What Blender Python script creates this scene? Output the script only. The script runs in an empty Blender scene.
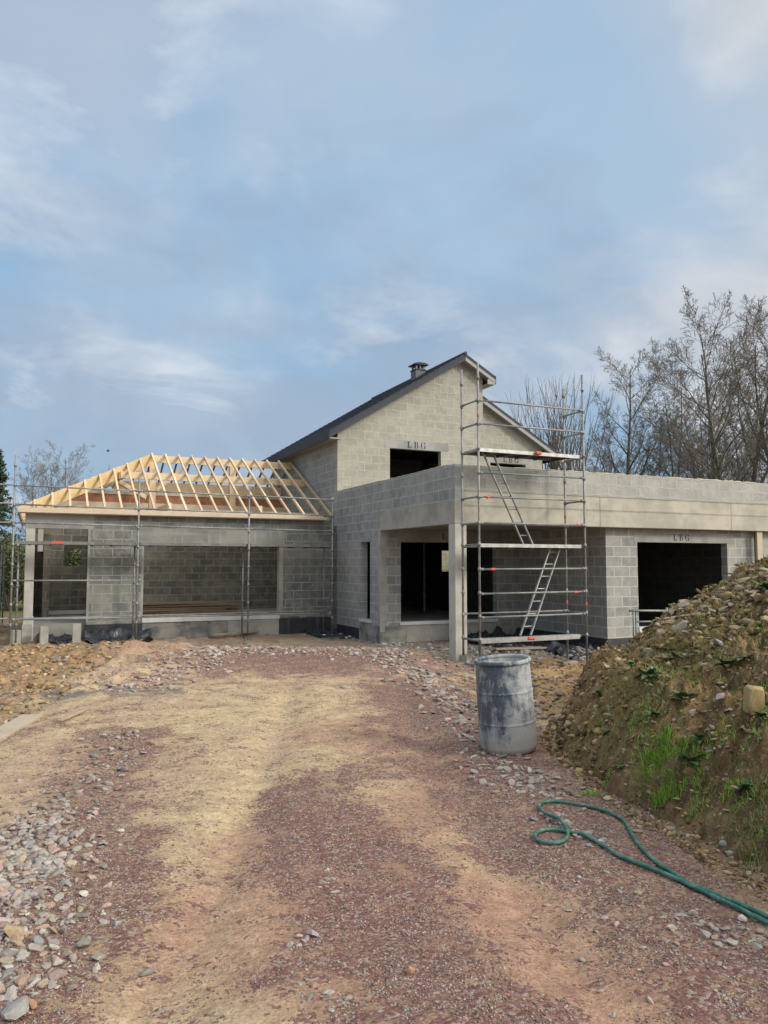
import bpy, math, random
import numpy as np
from mathutils import Vector, Matrix
R = math.radians
rng = np.random.default_rng(7)
random.seed(7)
scene = bpy.context.scene
COL = scene.collection

# ------------------------------------------------------------------ camera
FPX, CAMZ = 762.0, 2.0
PITCH, YAW = math.atan(52.5 / 762), R(24.55)
FW = np.array([math.sin(YAW) * math.cos(PITCH), math.cos(YAW) * math.cos(PITCH), math.sin(PITCH)])
RT = np.array([math.cos(YAW), -math.sin(YAW), 0.0])
UP = np.cross(RT, FW)
CAM = np.array([0.0, 0.0, CAMZ])
cd = bpy.data.cameras.new('camera')
cam = bpy.data.objects.new('camera', cd)
COL.objects.link(cam)
cd.sensor_fit = 'VERTICAL'
cd.sensor_height = 24
cd.lens = 24 * FPX / 1024
cd.clip_start = 0.05
cd.clip_end = 3000
m = Matrix.Identity(4)
for i in range(3):
    m[i][0] = RT[i]; m[i][1] = UP[i]; m[i][2] = -FW[i]; m[i][3] = CAM[i]
cam.matrix_world = m
scene.camera = cam

# ------------------------------------------------------------------ light
SUN_EL, SUN_AZ = R(27), R(140)          # azimuth from +Y towards +X
SUN_DIR = Vector((math.sin(SUN_AZ) * math.cos(SUN_EL), math.cos(SUN_AZ) * math.cos(SUN_EL), math.sin(SUN_EL)))
sl = bpy.data.lights.new('sun', 'SUN')
sl.energy = 2.1
sl.angle = R(12)
sl.color = (1.0, 0.945, 0.86)
so = bpy.data.objects.new('sun', sl)
COL.objects.link(so)
so.rotation_euler = SUN_DIR.to_track_quat('Z', 'Y').to_euler()
so.location = (0, 0, 30)
scene.view_settings.view_transform = 'Standard'
scene.view_settings.look = 'None'
scene.view_settings.exposure = 0.0
scene.view_settings.gamma = 1.0


class NT:
    """tiny node-tree helper"""
    def __init__(s, tree):
        s.t = tree
        s.t.nodes.clear()
    def n(s, typ, props=None, **ins):
        nd = s.t.nodes.new(typ)
        for k, v in (props or {}).items():
            setattr(nd, k, v)
        for k, v in ins.items():
            k2 = int(k[1:]) if k[0] == 'i' and k[1:].isdigit() else k.replace('_', ' ')
            s.set(nd.inputs[k2], v)
        return nd
    def set(s, inp, v):
        if isinstance(v, bpy.types.NodeSocket):
            s.t.links.new(v, inp)
        elif isinstance(v, bpy.types.Node):
            s.t.links.new(v.outputs[0], inp)
        else:
            if isinstance(v, (tuple, list)) and len(v) == 3 and inp.type == 'RGBA':
                v = (*v, 1)
            inp.default_value = v
    def math(s, op, a, b=0.0, c=None, clamp=False):
        nd = s.n('ShaderNodeMath', dict(operation=op, use_clamp=clamp), i0=a, i1=b)
        if c is not None:
            s.set(nd.inputs[2], c)
        return nd.outputs[0]
    def mix(s, f, a, b, mode='MIX'):
        nd = s.t.nodes.new('ShaderNodeMix')
        nd.data_type = 'RGBA'; nd.blend_type = mode
        s.set(nd.inputs[0], f); s.set(nd.inputs[6], a); s.set(nd.inputs[7], b)
        return nd.outputs[2]
    def ramp(s, f, lo, hi, a=0.0, b=1.0):
        nd = s.n('ShaderNodeMapRange', dict(clamp=True), i0=f, i1=lo, i2=hi, i3=a, i4=b)
        return nd.outputs[0]
    def noise(s, v, scale, detail=4, rough=0.55, dist=0.0, col=False):
        nd = s.n('ShaderNodeTexNoise', None, Vector=v, Scale=scale, Detail=detail, Roughness=rough, Distortion=dist)
        return nd.outputs[1 if col else 0]
    def sep(s, v):
        return s.n('ShaderNodeSeparateXYZ', None, i0=v).outputs
    def comb(s, x, y, z):
        return s.n('ShaderNodeCombineXYZ', None, i0=x, i1=y, i2=z).outputs[0]


def srgb(r, g, b, k=1.0):
    def f(c):
        c /= 255.0
        return (c / 12.92 if c <= 0.04045 else ((c + 0.055) / 1.055) ** 2.4) * k
    return (f(r), f(g), f(b))


# ------------------------------------------------------------------ sky
world = bpy.data.worlds.new('World')
scene.world = world
world.use_nodes = True
w = NT(world.node_tree)
tc = w.n('ShaderNodeTexCoord')
d = w.n('ShaderNodeVectorMath', dict(operation='NORMALIZE'), i0=tc.outputs['Generated']).outputs[0]
dx, dy, dz = w.sep(d)
zc = w.math('ADD', w.math('MAXIMUM', dz, 0.0), 0.38)
pv = w.comb(w.math('DIVIDE', dx, zc), w.math('DIVIDE', dy, zc), 0.0)
n1 = w.noise(pv, 1.7, 6, 0.52, 0.3)
pv2 = w.n('ShaderNodeVectorMath', dict(operation='ADD'), i0=pv, i1=(7.3, 2.1, 4.0)).outputs[0]
n2 = w.noise(pv2, 1.0, 4, 0.5, 0.2)
pv3 = w.n('ShaderNodeVectorMath', dict(operation='ADD'), i0=pv, i1=(1.3, -5.1, 9.0)).outputs[0]
n3 = w.noise(pv3, 3.2, 6, 0.58, 0.5)
sky = w.n('ShaderNodeTexSky', dict(sky_type='NISHITA', sun_disc=False, sun_elevation=SUN_EL, sun_rotation=SUN_AZ,
                                  air_density=1.0, dust_density=1.5, ozone_density=1.5))
skyc = w.n('ShaderNodeVectorMath', dict(operation='SCALE'), i0=sky.outputs[0], Scale=0.10).outputs[0]
# veil of thin cloud over the blue, grey-violet cloud banks, and brighter torn patches
blue = w.mix(0.80, skyc, srgb(158, 196, 230))
bank = w.ramp(w.math('ADD', w.math('MULTIPLY', n2, 0.5), w.math('MULTIPLY', n1, 0.5)), 0.45, 0.55)
c1 = w.mix(w.math('MULTIPLY', bank, 0.85), blue, srgb(176, 190, 211))
soft = w.ramp(w.noise(pv3, 1.0, 5, 0.55, 0.8), 0.44, 0.60)
c1 = w.mix(w.math('MULTIPLY', soft, 0.50), c1, srgb(188, 206, 224))
hor = w.ramp(dz, 0.0, 0.40, 1.0, 0.0)
c2 = w.mix(w.math('MULTIPLY', hor, 0.50), c1, srgb(152, 176, 198))
bright = w.math('MULTIPLY', w.ramp(n3, 0.48, 0.62), w.ramp(n1, 0.43, 0.55))
c3 = w.mix(w.math('MULTIPLY', bright, 0.85), c2, srgb(216, 226, 237))
darkb = w.ramp(w.noise(pv2, 1.7, 5, 0.55, 0.4), 0.47, 0.58)
c3 = w.mix(w.math('MULTIPLY', darkb, 0.45), c3, srgb(152, 170, 194))
# clouds get whiter and warmer towards the right hand side (azimuth of +X)
azr = w.ramp(w.math('ADD', w.math('MULTIPLY', dx, 0.90), w.math('MULTIPLY', dy, -0.10)), 0.30, 0.85)
c4 = w.mix(w.math('MULTIPLY', azr, w.ramp(n1, 0.44, 0.55, 0.05, 1.0)), c3, srgb(222, 221, 222))
# veiled sun behind the cloud brightens and whitens the sky round it
sd = w.n('ShaderNodeVectorMath', dict(operation='DOT_PRODUCT'), i0=d, i1=tuple(SUN_DIR)).outputs['Value']
c4 = w.mix(w.ramp(sd, 0.15, 0.75), c4, (0.64, 0.62, 0.58))
up_w = w.math('MULTIPLY', w.ramp(dz, 0.62, 0.95), 0.9)
c4 = w.mix(up_w, c4, (0.60, 0.60, 0.58))
glow = w.math('ADD', w.math('MULTIPLY', w.ramp(sd, 0.28, 1.0), 2.4), w.math('ADD', 1.0, w.math('MULTIPLY', up_w, 0.7)))
c5 = w.n('ShaderNodeVectorMath', dict(operation='SCALE'), i0=c4, Scale=glow).outputs[0]
bg = w.n('ShaderNodeBackground', None, Color=c5, Strength=1.0)
wo = w.n('ShaderNodeOutputWorld', None, Surface=bg.outputs[0])


# ------------------------------------------------------------------ numeric helpers
def _h(ix, iy, seed):
    n = (ix.astype(np.int64) * 374761393 + iy.astype(np.int64) * 668265263 + seed * 1442695041) & 0xffffffff
    n = ((n ^ (n >> 13)) * 1274126177) & 0xffffffff
    return ((n ^ (n >> 16)) & 0xffff) / 65535.0


def vnoise(x, y, seed=0):
    x = np.asarray(x, float); y = np.asarray(y, float)
    ix = np.floor(x); iy = np.floor(y)
    fx = x - ix; fy = y - iy
    fx = fx * fx * (3 - 2 * fx); fy = fy * fy * (3 - 2 * fy)
    a = _h(ix, iy, seed); b = _h(ix + 1, iy, seed); c = _h(ix, iy + 1, seed); e = _h(ix + 1, iy + 1, seed)
    return (a * (1 - fx) + b * fx) * (1 - fy) + (c * (1 - fx) + e * fx) * fy


def fbm(x, y, scale=1.0, oct=4, seed=0, rough=0.5):
    s = 0; a = 1; t = 0
    for i in range(oct):
        s = s + a * vnoise(x * scale * 2 ** i + 13.7 * i, y * scale * 2 ** i + 5.1 * i, seed + i)
        t += a; a *= rough
    return s / t            # 0..1 about .5


def sstep(x, a, b):
    t = np.clip((x - a) / (b - a), 0, 1)
    return t * t * (3 - 2 * t)


CY, SY = math.cos(YAW), math.sin(YAW)
def to_lf(x, y):            # world -> lateral / forward along the track
    return x * CY - y * SY, x * SY + y * CY
def to_xy(l, f):
    return l * CY + f * SY, -l * SY + f * CY


def ground_base(x, y):
    l, f = to_lf(x, y)
    z = 0.10 + 0.28 * sstep(f, 8.0, 1.0)
    # raised stone track in the middle, lower dug ground left and right and round the house
    zl = -0.07
    left = sstep(l, -2.2 - 0.17 * np.clip(f, 0, 20), -3.6 - 0.20 * np.clip(f, 0, 20))
    side = sstep(l, 0.35, 1.9) * sstep(f, 9.0, 13.0)
    z = z - 0.12 * left
    z = z + (zl - 0.05 - z) * side * 0.95
    z = z - 0.15 * sstep(x, 9.0, 11.0) * sstep(y, 12.0, 13.5)
    z = z + (-0.10 - z) * sstep(f, 17.2, 19.0)
    z = z + 0.07 * np.exp(-((f - 16.3) / 1.1) ** 2) * (1 - side)
    # clay humps at far left
    hump = sstep(l, -3.5, -6.0) * np.exp(-((f - 16.0) / 2.6) ** 2)
    z = z + 0.20 * hump * (0.4 + fbm(x, y, 0.9, 3, 5))
    # wheel ruts
    z = z - 0.05 * np.exp(-((l + 0.62 + 0.07 * f) / 0.20) ** 2) * sstep(f, 16, 10)
    z = z - 0.045 * np.exp(-((l - 1.05 + 0.07 * f) / 0.22) ** 2) * sstep(f, 16, 10)
    near = sstep(f, 40, 22)
    return z * near + (-0.1) * (1 - near)


def ground_h(x, y):
    z = ground_base(x, y)
    l, f = to_lf(x, y)
    near = sstep(f, 45, 20)
    z = z + near * (0.07 * (fbm(x, y, 0.8, 4, 11) - 0.5) + 0.022 * (fbm(x, y, 6.0, 4, 21, 0.6) - 0.5)
                    + 0.012 * (fbm(x, y, 22.0, 3, 31) - 0.5))
    rough = sstep(l, -3.0, -5.0) * sstep(f, 9, 13) + sstep(l, 1.2, 2.2) * sstep(f, 9, 11) * sstep(f, 18, 16)
    z = z + near * rough * 0.30 * (fbm(x, y, 3.0, 4, 41) - 0.5)
    z = z + 0.7 * sstep(f, 120, 300) * 8 * fbm(x, y, 0.01, 2, 3)
    return z


TOE = np.array([(-3.0, 2.55), (0, 2.3), (2.5, 2.10), (4.16, 2.06), (5.07, 1.95), (6.25, 1.80), (8.3, 1.78), (9.4, 2.12), (10.6, 3.0), (12.0, 4.2), (13.2, 5.6), (14.2, 9.0)])
def mound_h(x, y):
    l, f = to_lf(x, y)
    toe = np.interp(f, TOE[:, 0], TOE[:, 1]) + 0.30 * (fbm(f, l * 0.3, 0.9, 4, 61) - 0.5)
    d = l - toe
    rnd = fbm(x, y, 1.3, 5, 71, 0.55) - 0.5
    fine = fbm(x, y, 7.0, 5, 81, 0.62) - 0.5
    end = sstep(f, 14.5, 10.6)
    steep = 0.78 * sstep(d, -0.10, 0.62 + 0.25 * sstep(f, 7.5, 5.0)) + 0.08 * sstep(d, 0, 0.3)
    rise = 0.57 * np.maximum(0, d - 0.9) * (0.75 + 0.32 * sstep(f, 5, 10))
    rise = np.where(rise > 1.7, 1.7 + 0.25 * (rise - 1.7), rise)
    body = (steep + rise) * (0.25 + 0.75 * end)
    h = 0.08 + body + sstep(d, 0.0, 0.5) * (0.42 * rnd + 0.26 * fine + 0.16 * np.abs(fbm(x, y, 10.0, 3, 95, 0.6) - 0.5) * 2 + 0.07 * (fbm(x, y, 24.0, 3, 85, 0.6) - 0.5))
    lumps = np.abs(fbm(x, y, 4.0, 3, 91) - 0.5) * sstep(d, 0.3, 1.2)
    h = h + 0.18 * lumps * sstep(f, 6, 9)
    h = np.where(d < 0.12, h - (0.12 - d) * 1.0, h)
    return h


def top_h(x, y):
    return np.maximum(ground_h(x, y), mound_h(x, y))


def at_top(px, py, fn=None):
    """world point where the sight line through a photo pixel meets the terrain"""
    fn = fn or top_h
    dd = FW * FPX + RT * (px - 384) + UP * (512 - py)
    dd = dd / np.linalg.norm(dd)
    t = np.arange(1.5, 45, 0.02)
    P = CAM[None] + t[:, None] * dd[None]
    below = P[:, 2] < fn(P[:, 0], P[:, 1])
    i = int(np.argmax(below)) if below.any() else len(t) - 1
    p = P[i]
    return np.array([p[0], p[1], float(fn(p[0:1], p[1:2])[0])])


# ------------------------------------------------------------------ mesh helpers
def lin(o, parent=None):
    COL.objects.link(o)
    if parent is not None:
        o.parent = parent
    return o


def mesh_obj(name, verts, faces, mat, parent=None, smooth=False, cols=None):
    me = bpy.data.meshes.new(name)
    verts = np.asarray(verts, dtype=np.float32)
    if isinstance(faces, np.ndarray):
        nf, k = faces.shape
        me.vertices.add(len(verts)); me.vertices.foreach_set('co', verts.ravel())
        me.loops.add(nf * k); me.loops.foreach_set('vertex_index', faces.ravel().astype(np.int32))
        me.polygons.add(nf); me.polygons.foreach_set('loop_start', np.arange(0, nf * k, k, dtype=np.int32))
        me.update(calc_edges=True)
    else:
        me.from_pydata(verts.tolist(), [], faces)
    me.validate()
    if smooth:
        me.polygons.foreach_set('use_smooth', np.ones(len(me.polygons), dtype=bool))
    if cols is not None:
        a = me.color_attributes.new('Col', 'FLOAT_COLOR', 'POINT')
        c4_ = np.ones((len(verts), 4), dtype=np.float32); c4_[:, :np.shape(cols)[1]] = cols
        a.data.foreach_set('color', c4_.ravel())
    me.materials.append(mat)
    o = bpy.data.objects.new(name, me)
    return lin(o, parent)


class MB:
    def __init__(s):
        s.v = []; s.f = []
    def add(s, vs, fs):
        b = len(s.v)
        s.v += [tuple(v) for v in vs]
        s.f += [tuple(i + b for i in f) for f in fs]
        return s
    def box(s, x0, x1, y0, y1, z0, z1):
        return s.add([(x0, y0, z0), (x1, y0, z0), (x1, y1, z0), (x0, y1, z0), (x0, y0, z1), (x1, y0, z1), (x1, y1, z1), (x0, y1, z1)],
                     [(0, 3, 2, 1), (4, 5, 6, 7), (0, 1, 5, 4), (1, 2, 6, 5), (2, 3, 7, 6), (3, 0, 4, 7)])
    def prism(s, pts, axis, a, b):
        """extrude 2D polygon pts; axis 1: pts are (x,z) along y, axis 0: pts (y,z) along x, axis 2: (x,y) along z"""
        n = len(pts)
        def P(p, c):
            return (p[0], c, p[1]) if axis == 1 else ((c, p[0], p[1]) if axis == 0 else (p[0], p[1], c))
        vs = [P(p, a) for p in pts] + [P(p, b) for p in pts]
        fs = [tuple(range(n)), tuple(range(2 * n - 1, n - 1, -1))]
        fs += [(i, i + n, (i + 1) % n + n, (i + 1) % n) for i in range(n)]
        return s.add(vs, fs)
    def bar(s, p, q, wd, ht, up=(0, 0, 1)):
        """rectangular timber from p to q, width wd, height ht, top face carried by p-q line"""
        p = Vector(p); q = Vector(q); d_ = (q - p).normalized()
        sd_ = d_.cross(Vector(up)).normalized(); u_ = sd_.cross(d_).normalized()
        vs = []
        for c in (p, q):
            for a, b in ((-1, -1), (1, -1), (1, 0), (-1, 0)):
                vs.append(c + sd_ * a * wd / 2 + u_ * b * ht)
        return s.add(vs, [(0, 3, 2, 1), (4, 5, 6, 7), (0, 1, 5, 4), (1, 2, 6, 5), (2, 3, 7, 6), (3, 0, 4, 7)])
    def tube(s, pts, rad, n=8, cap=True):
        pts = [Vector(p) for p in pts]
        k = len(pts)
        rs = rad if isinstance(rad, (list, tuple, np.ndarray)) else [rad] * k
        d0 = (pts[1] - pts[0]).normalized()
        ref = Vector((0, 0, 1)) if abs(d0.z) < 0.9 else Vector((1, 0, 0))
        vs = []
        for i in range(k):
            dd = (pts[min(i + 1, k - 1)] - pts[max(i - 1, 0)]).normalized()
            a = dd.cross(ref)
            a = a.normalized() if a.length > 1e-6 else Vector((1, 0, 0))
            b = a.cross(dd).normalized(); ref = b
            for j in range(n):
                t = 2 * math.pi * j / n
                vs.append(pts[i] + (a * math.cos(t) + b * math.sin(t)) * rs[i])
        fs = [(i * n + j, i * n + (j + 1) % n, (i + 1) * n + (j + 1) % n, (i + 1) * n + j) for i in range(k - 1) for j in range(n)]
        if cap:
            fs += [tuple(range(n - 1, -1, -1)), tuple((k - 1) * n + j for j in range(n))]
        return s.add(vs, fs)
    def lathe(s, prof, n=40, c=(0, 0, 0)):
        k = len(prof)
        vs = [(c[0] + r_ * math.cos(2 * math.pi * j / n), c[1] + r_ * math.sin(2 * math.pi * j / n), c[2] + z_) for r_, z_ in prof for j in range(n)]
        fs = [(i * n + j, i * n + (j + 1) % n, (i + 1) * n + (j + 1) % n, (i + 1) * n + j) for i in range(k - 1) for j in range(n)]
        return s.add(vs, fs)
    def build(s, name, mat, parent=None, smooth=False, bevel=0.0, label=None):
        o = mesh_obj(name, s.v, s.f, mat, parent, smooth)
        if smooth:
            o.data.polygons.foreach_set('use_smooth', np.array([len(p.vertices) == 4 for p in o.data.polygons]))
        if bevel:
            md = o.modifiers.new('bevel', 'BEVEL'); md.width = bevel; md.segments = 1; md.limit_method = 'ANGLE'
        if label:
            o['label'] = label
        return o


def tag(o, label=None, cat=None, group=None, kind=None):
    if label: o['label'] = label
    if cat: o['category'] = cat
    if group: o['group'] = group
    if kind: o['kind'] = kind
    return o


def thing(name, loc, label, cat, group=None, rz=0.0):
    e = bpy.data.objects.new(name, None)
    e.empty_display_size = 0.2
    COL.objects.link(e)
    e.location = loc; e.rotation_euler = (0, 0, rz)
    return tag(e, label, cat, group)


def copy_tree(o, parent=None):
    c = o.copy(); COL.objects.link(c)
    if parent is not None: c.parent = parent
    for ch in list(o.children):
        copy_tree(ch, c)
    return c


# ------------------------------------------------------------------ materials
def new_mat(name):
    m_ = bpy.data.materials.new(name)
    m_.use_nodes = True
    t = NT(m_.node_tree)
    bs = t.n('ShaderNodeBsdfPrincipled')
    t.n('ShaderNodeOutputMaterial', None, Surface=bs.outputs[0])
    geo = t.n('ShaderNodeNewGeometry')
    return m_, t, bs, geo.outputs['Position'], geo


def bump(t, bs, h, strength=0.5, dist=0.01):
    b = t.n('ShaderNodeBump', None, Strength=strength, Distance=dist, Height=h)
    t.set(bs.inputs['Normal'], b.outputs[0])


def block_mat(name, smear=0.35, stain=0.3, z0=0.20, c1=(0.29, 0.285, 0.255), c2=(0.225, 0.23, 0.225), mort=(0.42, 0.42, 0.385), uoff=0.0, dark=1.0, msize=0.011):
    m_, t, bs, pos, geo = new_mat(name)
    nx, ny, nz = t.sep(geo.outputs['True Normal'])
    x, y, z = t.sep(pos)
    side = t.math('GREATER_THAN', t.math('ABSOLUTE', nx), 0.6)
    u = t.math('ADD', t.math('MULTIPLY', y, side), t.math('MULTIPLY', x, t.math('SUBTRACT', 1.0, side)))
    u = t.math('ADD', u, uoff)
    nz1 = t.noise(pos, 9.0, 4, 0.6)
    nzw = t.math('MULTIPLY', t.math('SUBTRACT', nz1, 0.5), 0.022)
    v = t.comb(t.math('ADD', u, nzw), t.math('ADD', t.math('SUBTRACT', z, z0 - 20), nzw), 0.0)
    br = t.n('ShaderNodeTexBrick', dict(offset=0.5, offset_frequency=2), Vector=v, Scale=1.0, Color1=(0, 0, 0), Color2=(1, 1, 1),
             Mortar=(0.5, 0.5, 0.5), Mortar_Size=msize, Mortar_Smooth=0.25, Bias=0.0, Brick_Width=0.5, Row_Height=0.25)
    # second, much wider joint: mortar smeared over the block edges
    br2 = t.n('ShaderNodeTexBrick', dict(offset=0.5, offset_frequency=2), Vector=v, Scale=1.0, Color1=(0, 0, 0), Color2=(1, 1, 1),
              Mortar=(0.5, 0.5, 0.5), Mortar_Size=0.035, Mortar_Smooth=0.8, Bias=0.0, Brick_Width=0.5, Row_Height=0.25)
    pb = t.sep(br.outputs[0])[0]
    base = t.mix(pb, c1, c2)
    big = t.noise(pos, 0.7, 4, 0.6)
    base = t.mix(t.ramp(big, 0.38, 0.60, 0.0, stain), base, tuple(c * 0.62 for c in c2))
    mid = t.noise(pos, 4.0, 5, 0.65)
    base = t.mix(t.ramp(mid, 0.42, 0.66, 0.0, 0.55), base, tuple(c * 1.22 for c in c1))
    fine = t.noise(pos, 90.0, 3, 0.7)
    base = t.mix(0.35, base, t.mix(fine, (0.6, 0.6, 0.6), (1.35, 1.35, 1.35)), 'MULTIPLY')
    smn = t.ramp(t.noise(pos, 2.3, 5, 0.7), 0.48, 0.62)
    sm = t.math('MULTIPLY', t.math('MULTIPLY', br2.outputs['Fac'], smn), smear)
    col = t.mix(sm, base, mort)
    mf = t.math('MULTIPLY', br.outputs['Fac'], t.ramp(t.noise(pos, 3.1, 3, 0.6), 0.25, 0.5, 0.45, 0.95))
    col = t.mix(mf, col, mort)
    # thin vertical streaks of washed-down mortar
    sv = t.comb(t.math('MULTIPLY', u, 7.0), t.math('MULTIPLY', z, 0.5), 0.0)
    st = t.ramp(t.noise(sv, 1.0, 4, 0.7), 0.60, 0.78, 0.0, 0.28)
    col = t.mix(st, col, mort)
    if dark != 1.0:
        col = t.mix(1.0, col, (dark, dark, dark), 'MULTIPLY')
    t.set(bs.inputs['Base Color'], col)
    t.set(bs.inputs['Roughness'], 0.95)
    hgt = t.math('ADD', t.math('MULTIPLY', br.outputs['Fac'], -0.35), t.math('MULTIPLY', fine, 0.5))
    lump = t.math('MULTIPLY', t.noise(pos, 14.0, 5, 0.7), t.math('ADD', 0.4, t.math('MULTIPLY', sm, 2.5)))
    bump(t, bs, t.math('ADD', hgt, lump), 0.7, 0.018)
    return m_


def conc_mat(name, c=(0.36, 0.345, 0.30), c2=None, form=0.0, stain=0.35, streak=(0.2, 0.2, 0.2), rough=0.9):
    """cast concrete, form > 0 : board marks every `form` metres of height"""
    c2 = c2 or tuple(k * 0.72 for k in c)
    m_, t, bs, pos, geo = new_mat(name)
    x, y, z = t.sep(pos)
    n_ = t.noise(pos, 1.6, 6, 0.65)
    col = t.mix(t.ramp(n_, 0.42, 0.60), c, c2)
    st = t.comb(t.math('MULTIPLY', t.math('ADD', x, y), 0.5), 0.0, t.math('MULTIPLY', z, 5.0))
    col = t.mix(t.ramp(t.noise(st, 1.5, 5, 0.6), 0.5, 0.75, 0.0, stain), col, tuple(k * 1.18 for k in c))
    vst = t.comb(t.math('MULTIPLY', t.math('ADD', x, y), 5.0), 0.0, t.math('MULTIPLY', z, 0.8))
    col = t.mix(t.ramp(t.noise(vst, 1.3, 4, 0.6), 0.56, 0.76, 0.0, stain), col, streak)
    fine = t.noise(pos, 60.0, 3, 0.7)
    col = t.mix(0.3, col, t.mix(fine, (0.6, 0.6, 0.6), (1.35, 1.35, 1.35)), 'MULTIPLY')
    h = fine
    if form:
        fr = t.math('FRACT', t.math('DIVIDE', t.math('ADD', t.math('MULTIPLY', t.math('SUBTRACT', t.noise(pos, 1.5, 2), 0.5), 0.015), z), form))
        ln = t.math('LESS_THAN', t.math('ABSOLUTE', t.math('SUBTRACT', fr, 0.5)), 0.018)
        col = t.mix(t.math('MULTIPLY', ln, 0.5), col, tuple(k * 0.45 for k in c))
        h = t.math('SUBTRACT', h, ln)
    t.set(bs.inputs['Base Color'], col)
    t.set(bs.inputs['Roughness'], rough)
    bump(t, bs, h, 0.35, 0.008)
    return m_


def wood_mat(name, c=(0.62, 0.45, 0.25), c2=(0.46, 0.30, 0.15), rough=0.7):
    m_, t, bs, pos, geo = new_mat(name)
    oi = t.n('ShaderNodeObjectInfo').outputs['Random']
    sh = t.n('ShaderNodeVectorMath', dict(operation='ADD'), i0=pos, i1=t.comb(t.math('MULTIPLY', oi, 37.0), 0.0, t.math('MULTIPLY', oi, 11.0))).outputs[0]
    n_ = t.noise(sh, 3.0, 5, 0.6, 1.2)
    g = t.noise(t.n('ShaderNodeVectorMath', dict(operation='MULTIPLY'), i0=sh, i1=(6, 6, 30)).outputs[0], 2.0, 4, 0.6)
    col = t.mix(t.ramp(n_, 0.3, 0.7), c, c2)
    col = t.mix(t.ramp(g, 0.45, 0.8, 0.0, 0.5), col, tuple(k * 0.7 for k in c2))
    col = t.mix(1.0, col, t.mix(oi, (0.80, 0.78, 0.76), (1.12, 1.1, 1.08)), 'MULTIPLY')
    t.set(bs.inputs['Base Color'], col)
    t.set(bs.inputs['Roughness'], rough)
    bump(t, bs, g, 0.3, 0.004)
    return m_


def metal_mat(name, c=(0.36, 0.37, 0.36), metallic=0.55, rough=0.5, rust=0.25):
    m_, t, bs, pos, geo = new_mat(name)
    n_ = t.noise(pos, 7.0, 5, 0.65)
    col = t.mix(t.ramp(n_, 0.35, 0.7), c, tuple(k * 0.55 for k in c))
    col = t.mix(t.ramp(t.noise(pos, 3.3, 5, 0.7), 0.60, 0.75, 0.0, rust), col, (0.16, 0.10, 0.06))
    col = t.mix(t.ramp(t.noise(pos, 11.3, 4, 0.7), 0.62, 0.72, 0.0, 0.6), col, (0.55, 0.54, 0.5))
    t.set(bs.inputs['Base Color'], col)
    t.set(bs.inputs['Metallic'], metallic)
    t.set(bs.inputs['Roughness'], rough)
    return m_


def plain_mat(name, c, rough=0.8, var=0.2, scale=6.0, metallic=0.0, bumpd=0.0):
    m_, t, bs, pos, geo = new_mat(name)
    n_ = t.noise(pos, scale, 5, 0.65)
    col = t.mix(t.ramp(n_, 0.3, 0.7), tuple(k * (1 + var) for k in c), tuple(k * (1 - var) for k in c))
    t.set(bs.inputs['Base Color'], col)
    t.set(bs.inputs['Roughness'], rough)
    t.set(bs.inputs['Metallic'], metallic)
    if bumpd:
        bump(t, bs, n_, 0.5, bumpd)
    return m_


def attr_mat(name, rough=0.95, n_scale=40.0, amt=0.5, bd=0.006, coarse=9.0):
    """material that carries the per-vertex soil / stone colour and adds fine grain"""
    m_, t, bs, pos, geo = new_mat(name)
    a = t.n('ShaderNodeAttribute', dict(attribute_name='Col')).outputs['Color']
    f1 = t.noise(pos, n_scale, 5, 0.7)
    f2 = t.noise(pos, coarse, 5, 0.65)
    col = t.mix(amt, a, t.mix(t.ramp(f1, 0.28, 0.72), (0.5, 0.48, 0.46), (1.5, 1.5, 1.48)), 'MULTIPLY')
    col = t.mix(amt * 0.7, col, t.mix(t.ramp(f2, 0.3, 0.7), (0.7, 0.68, 0.68), (1.3, 1.3, 1.28)), 'MULTIPLY')
    t.set(bs.inputs['Base Color'], col)
    t.set(bs.inputs['Roughness'], rough)
    t.set(bs.inputs['Specular IOR Level'], 0.3)
    h = t.math('ADD', t.math('MULTIPLY', f1, 0.5), f2)
    bump(t, bs, h, 0.8, bd)
    return m_


M_front = block_mat('block_front', smear=0.75, stain=0.45, c1=(0.37, 0.366, 0.33), c2=(0.32, 0.318, 0.295), mort=(0.43, 0.425, 0.38))
M_gable = block_mat('block_gable', smear=0.7, stain=0.3, c1=(0.36, 0.348, 0.29), c2=(0.305, 0.298, 0.255), mort=(0.44, 0.425, 0.355), uoff=0.17)
M_side = block_mat('block_side', smear=0.85, stain=0.5, c1=(0.34, 0.346, 0.33), c2=(0.265, 0.275, 0.27), mort=(0.425, 0.435, 0.42), uoff=0.1)
M_wing = block_mat('block_wing', smear=0.8, stain=0.75, c1=(0.275, 0.273, 0.235), c2=(0.17, 0.18, 0.18), mort=(0.34, 0.345, 0.325), uoff=0.3)
M_pier = block_mat('block_pier', smear=0.25, stain=0.25, c1=(0.335, 0.333, 0.30), c2=(0.225, 0.23, 0.228), mort=(0.48, 0.475, 0.43), uoff=0.11, msize=0.014)
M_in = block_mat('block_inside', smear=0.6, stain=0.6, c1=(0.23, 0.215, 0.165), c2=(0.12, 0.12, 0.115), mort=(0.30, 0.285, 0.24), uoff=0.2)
M_inshade = block_mat('block_inside_shade', smear=0.6, stain=0.6, c1=(0.10, 0.095, 0.08), c2=(0.06, 0.06, 0.06), mort=(0.14, 0.135, 0.12), uoff=0.2)  # darkened inside blocks: the shade of the rooms is put into the colour
M_beam = conc_mat('cast_beam', (0.45, 0.42, 0.345), (0.34, 0.32, 0.265), form=0.0, stain=0.3, streak=(0.30, 0.27, 0.22))
M_conc = conc_mat('cast_concrete', (0.38, 0.37, 0.33), stain=0.35)
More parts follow.
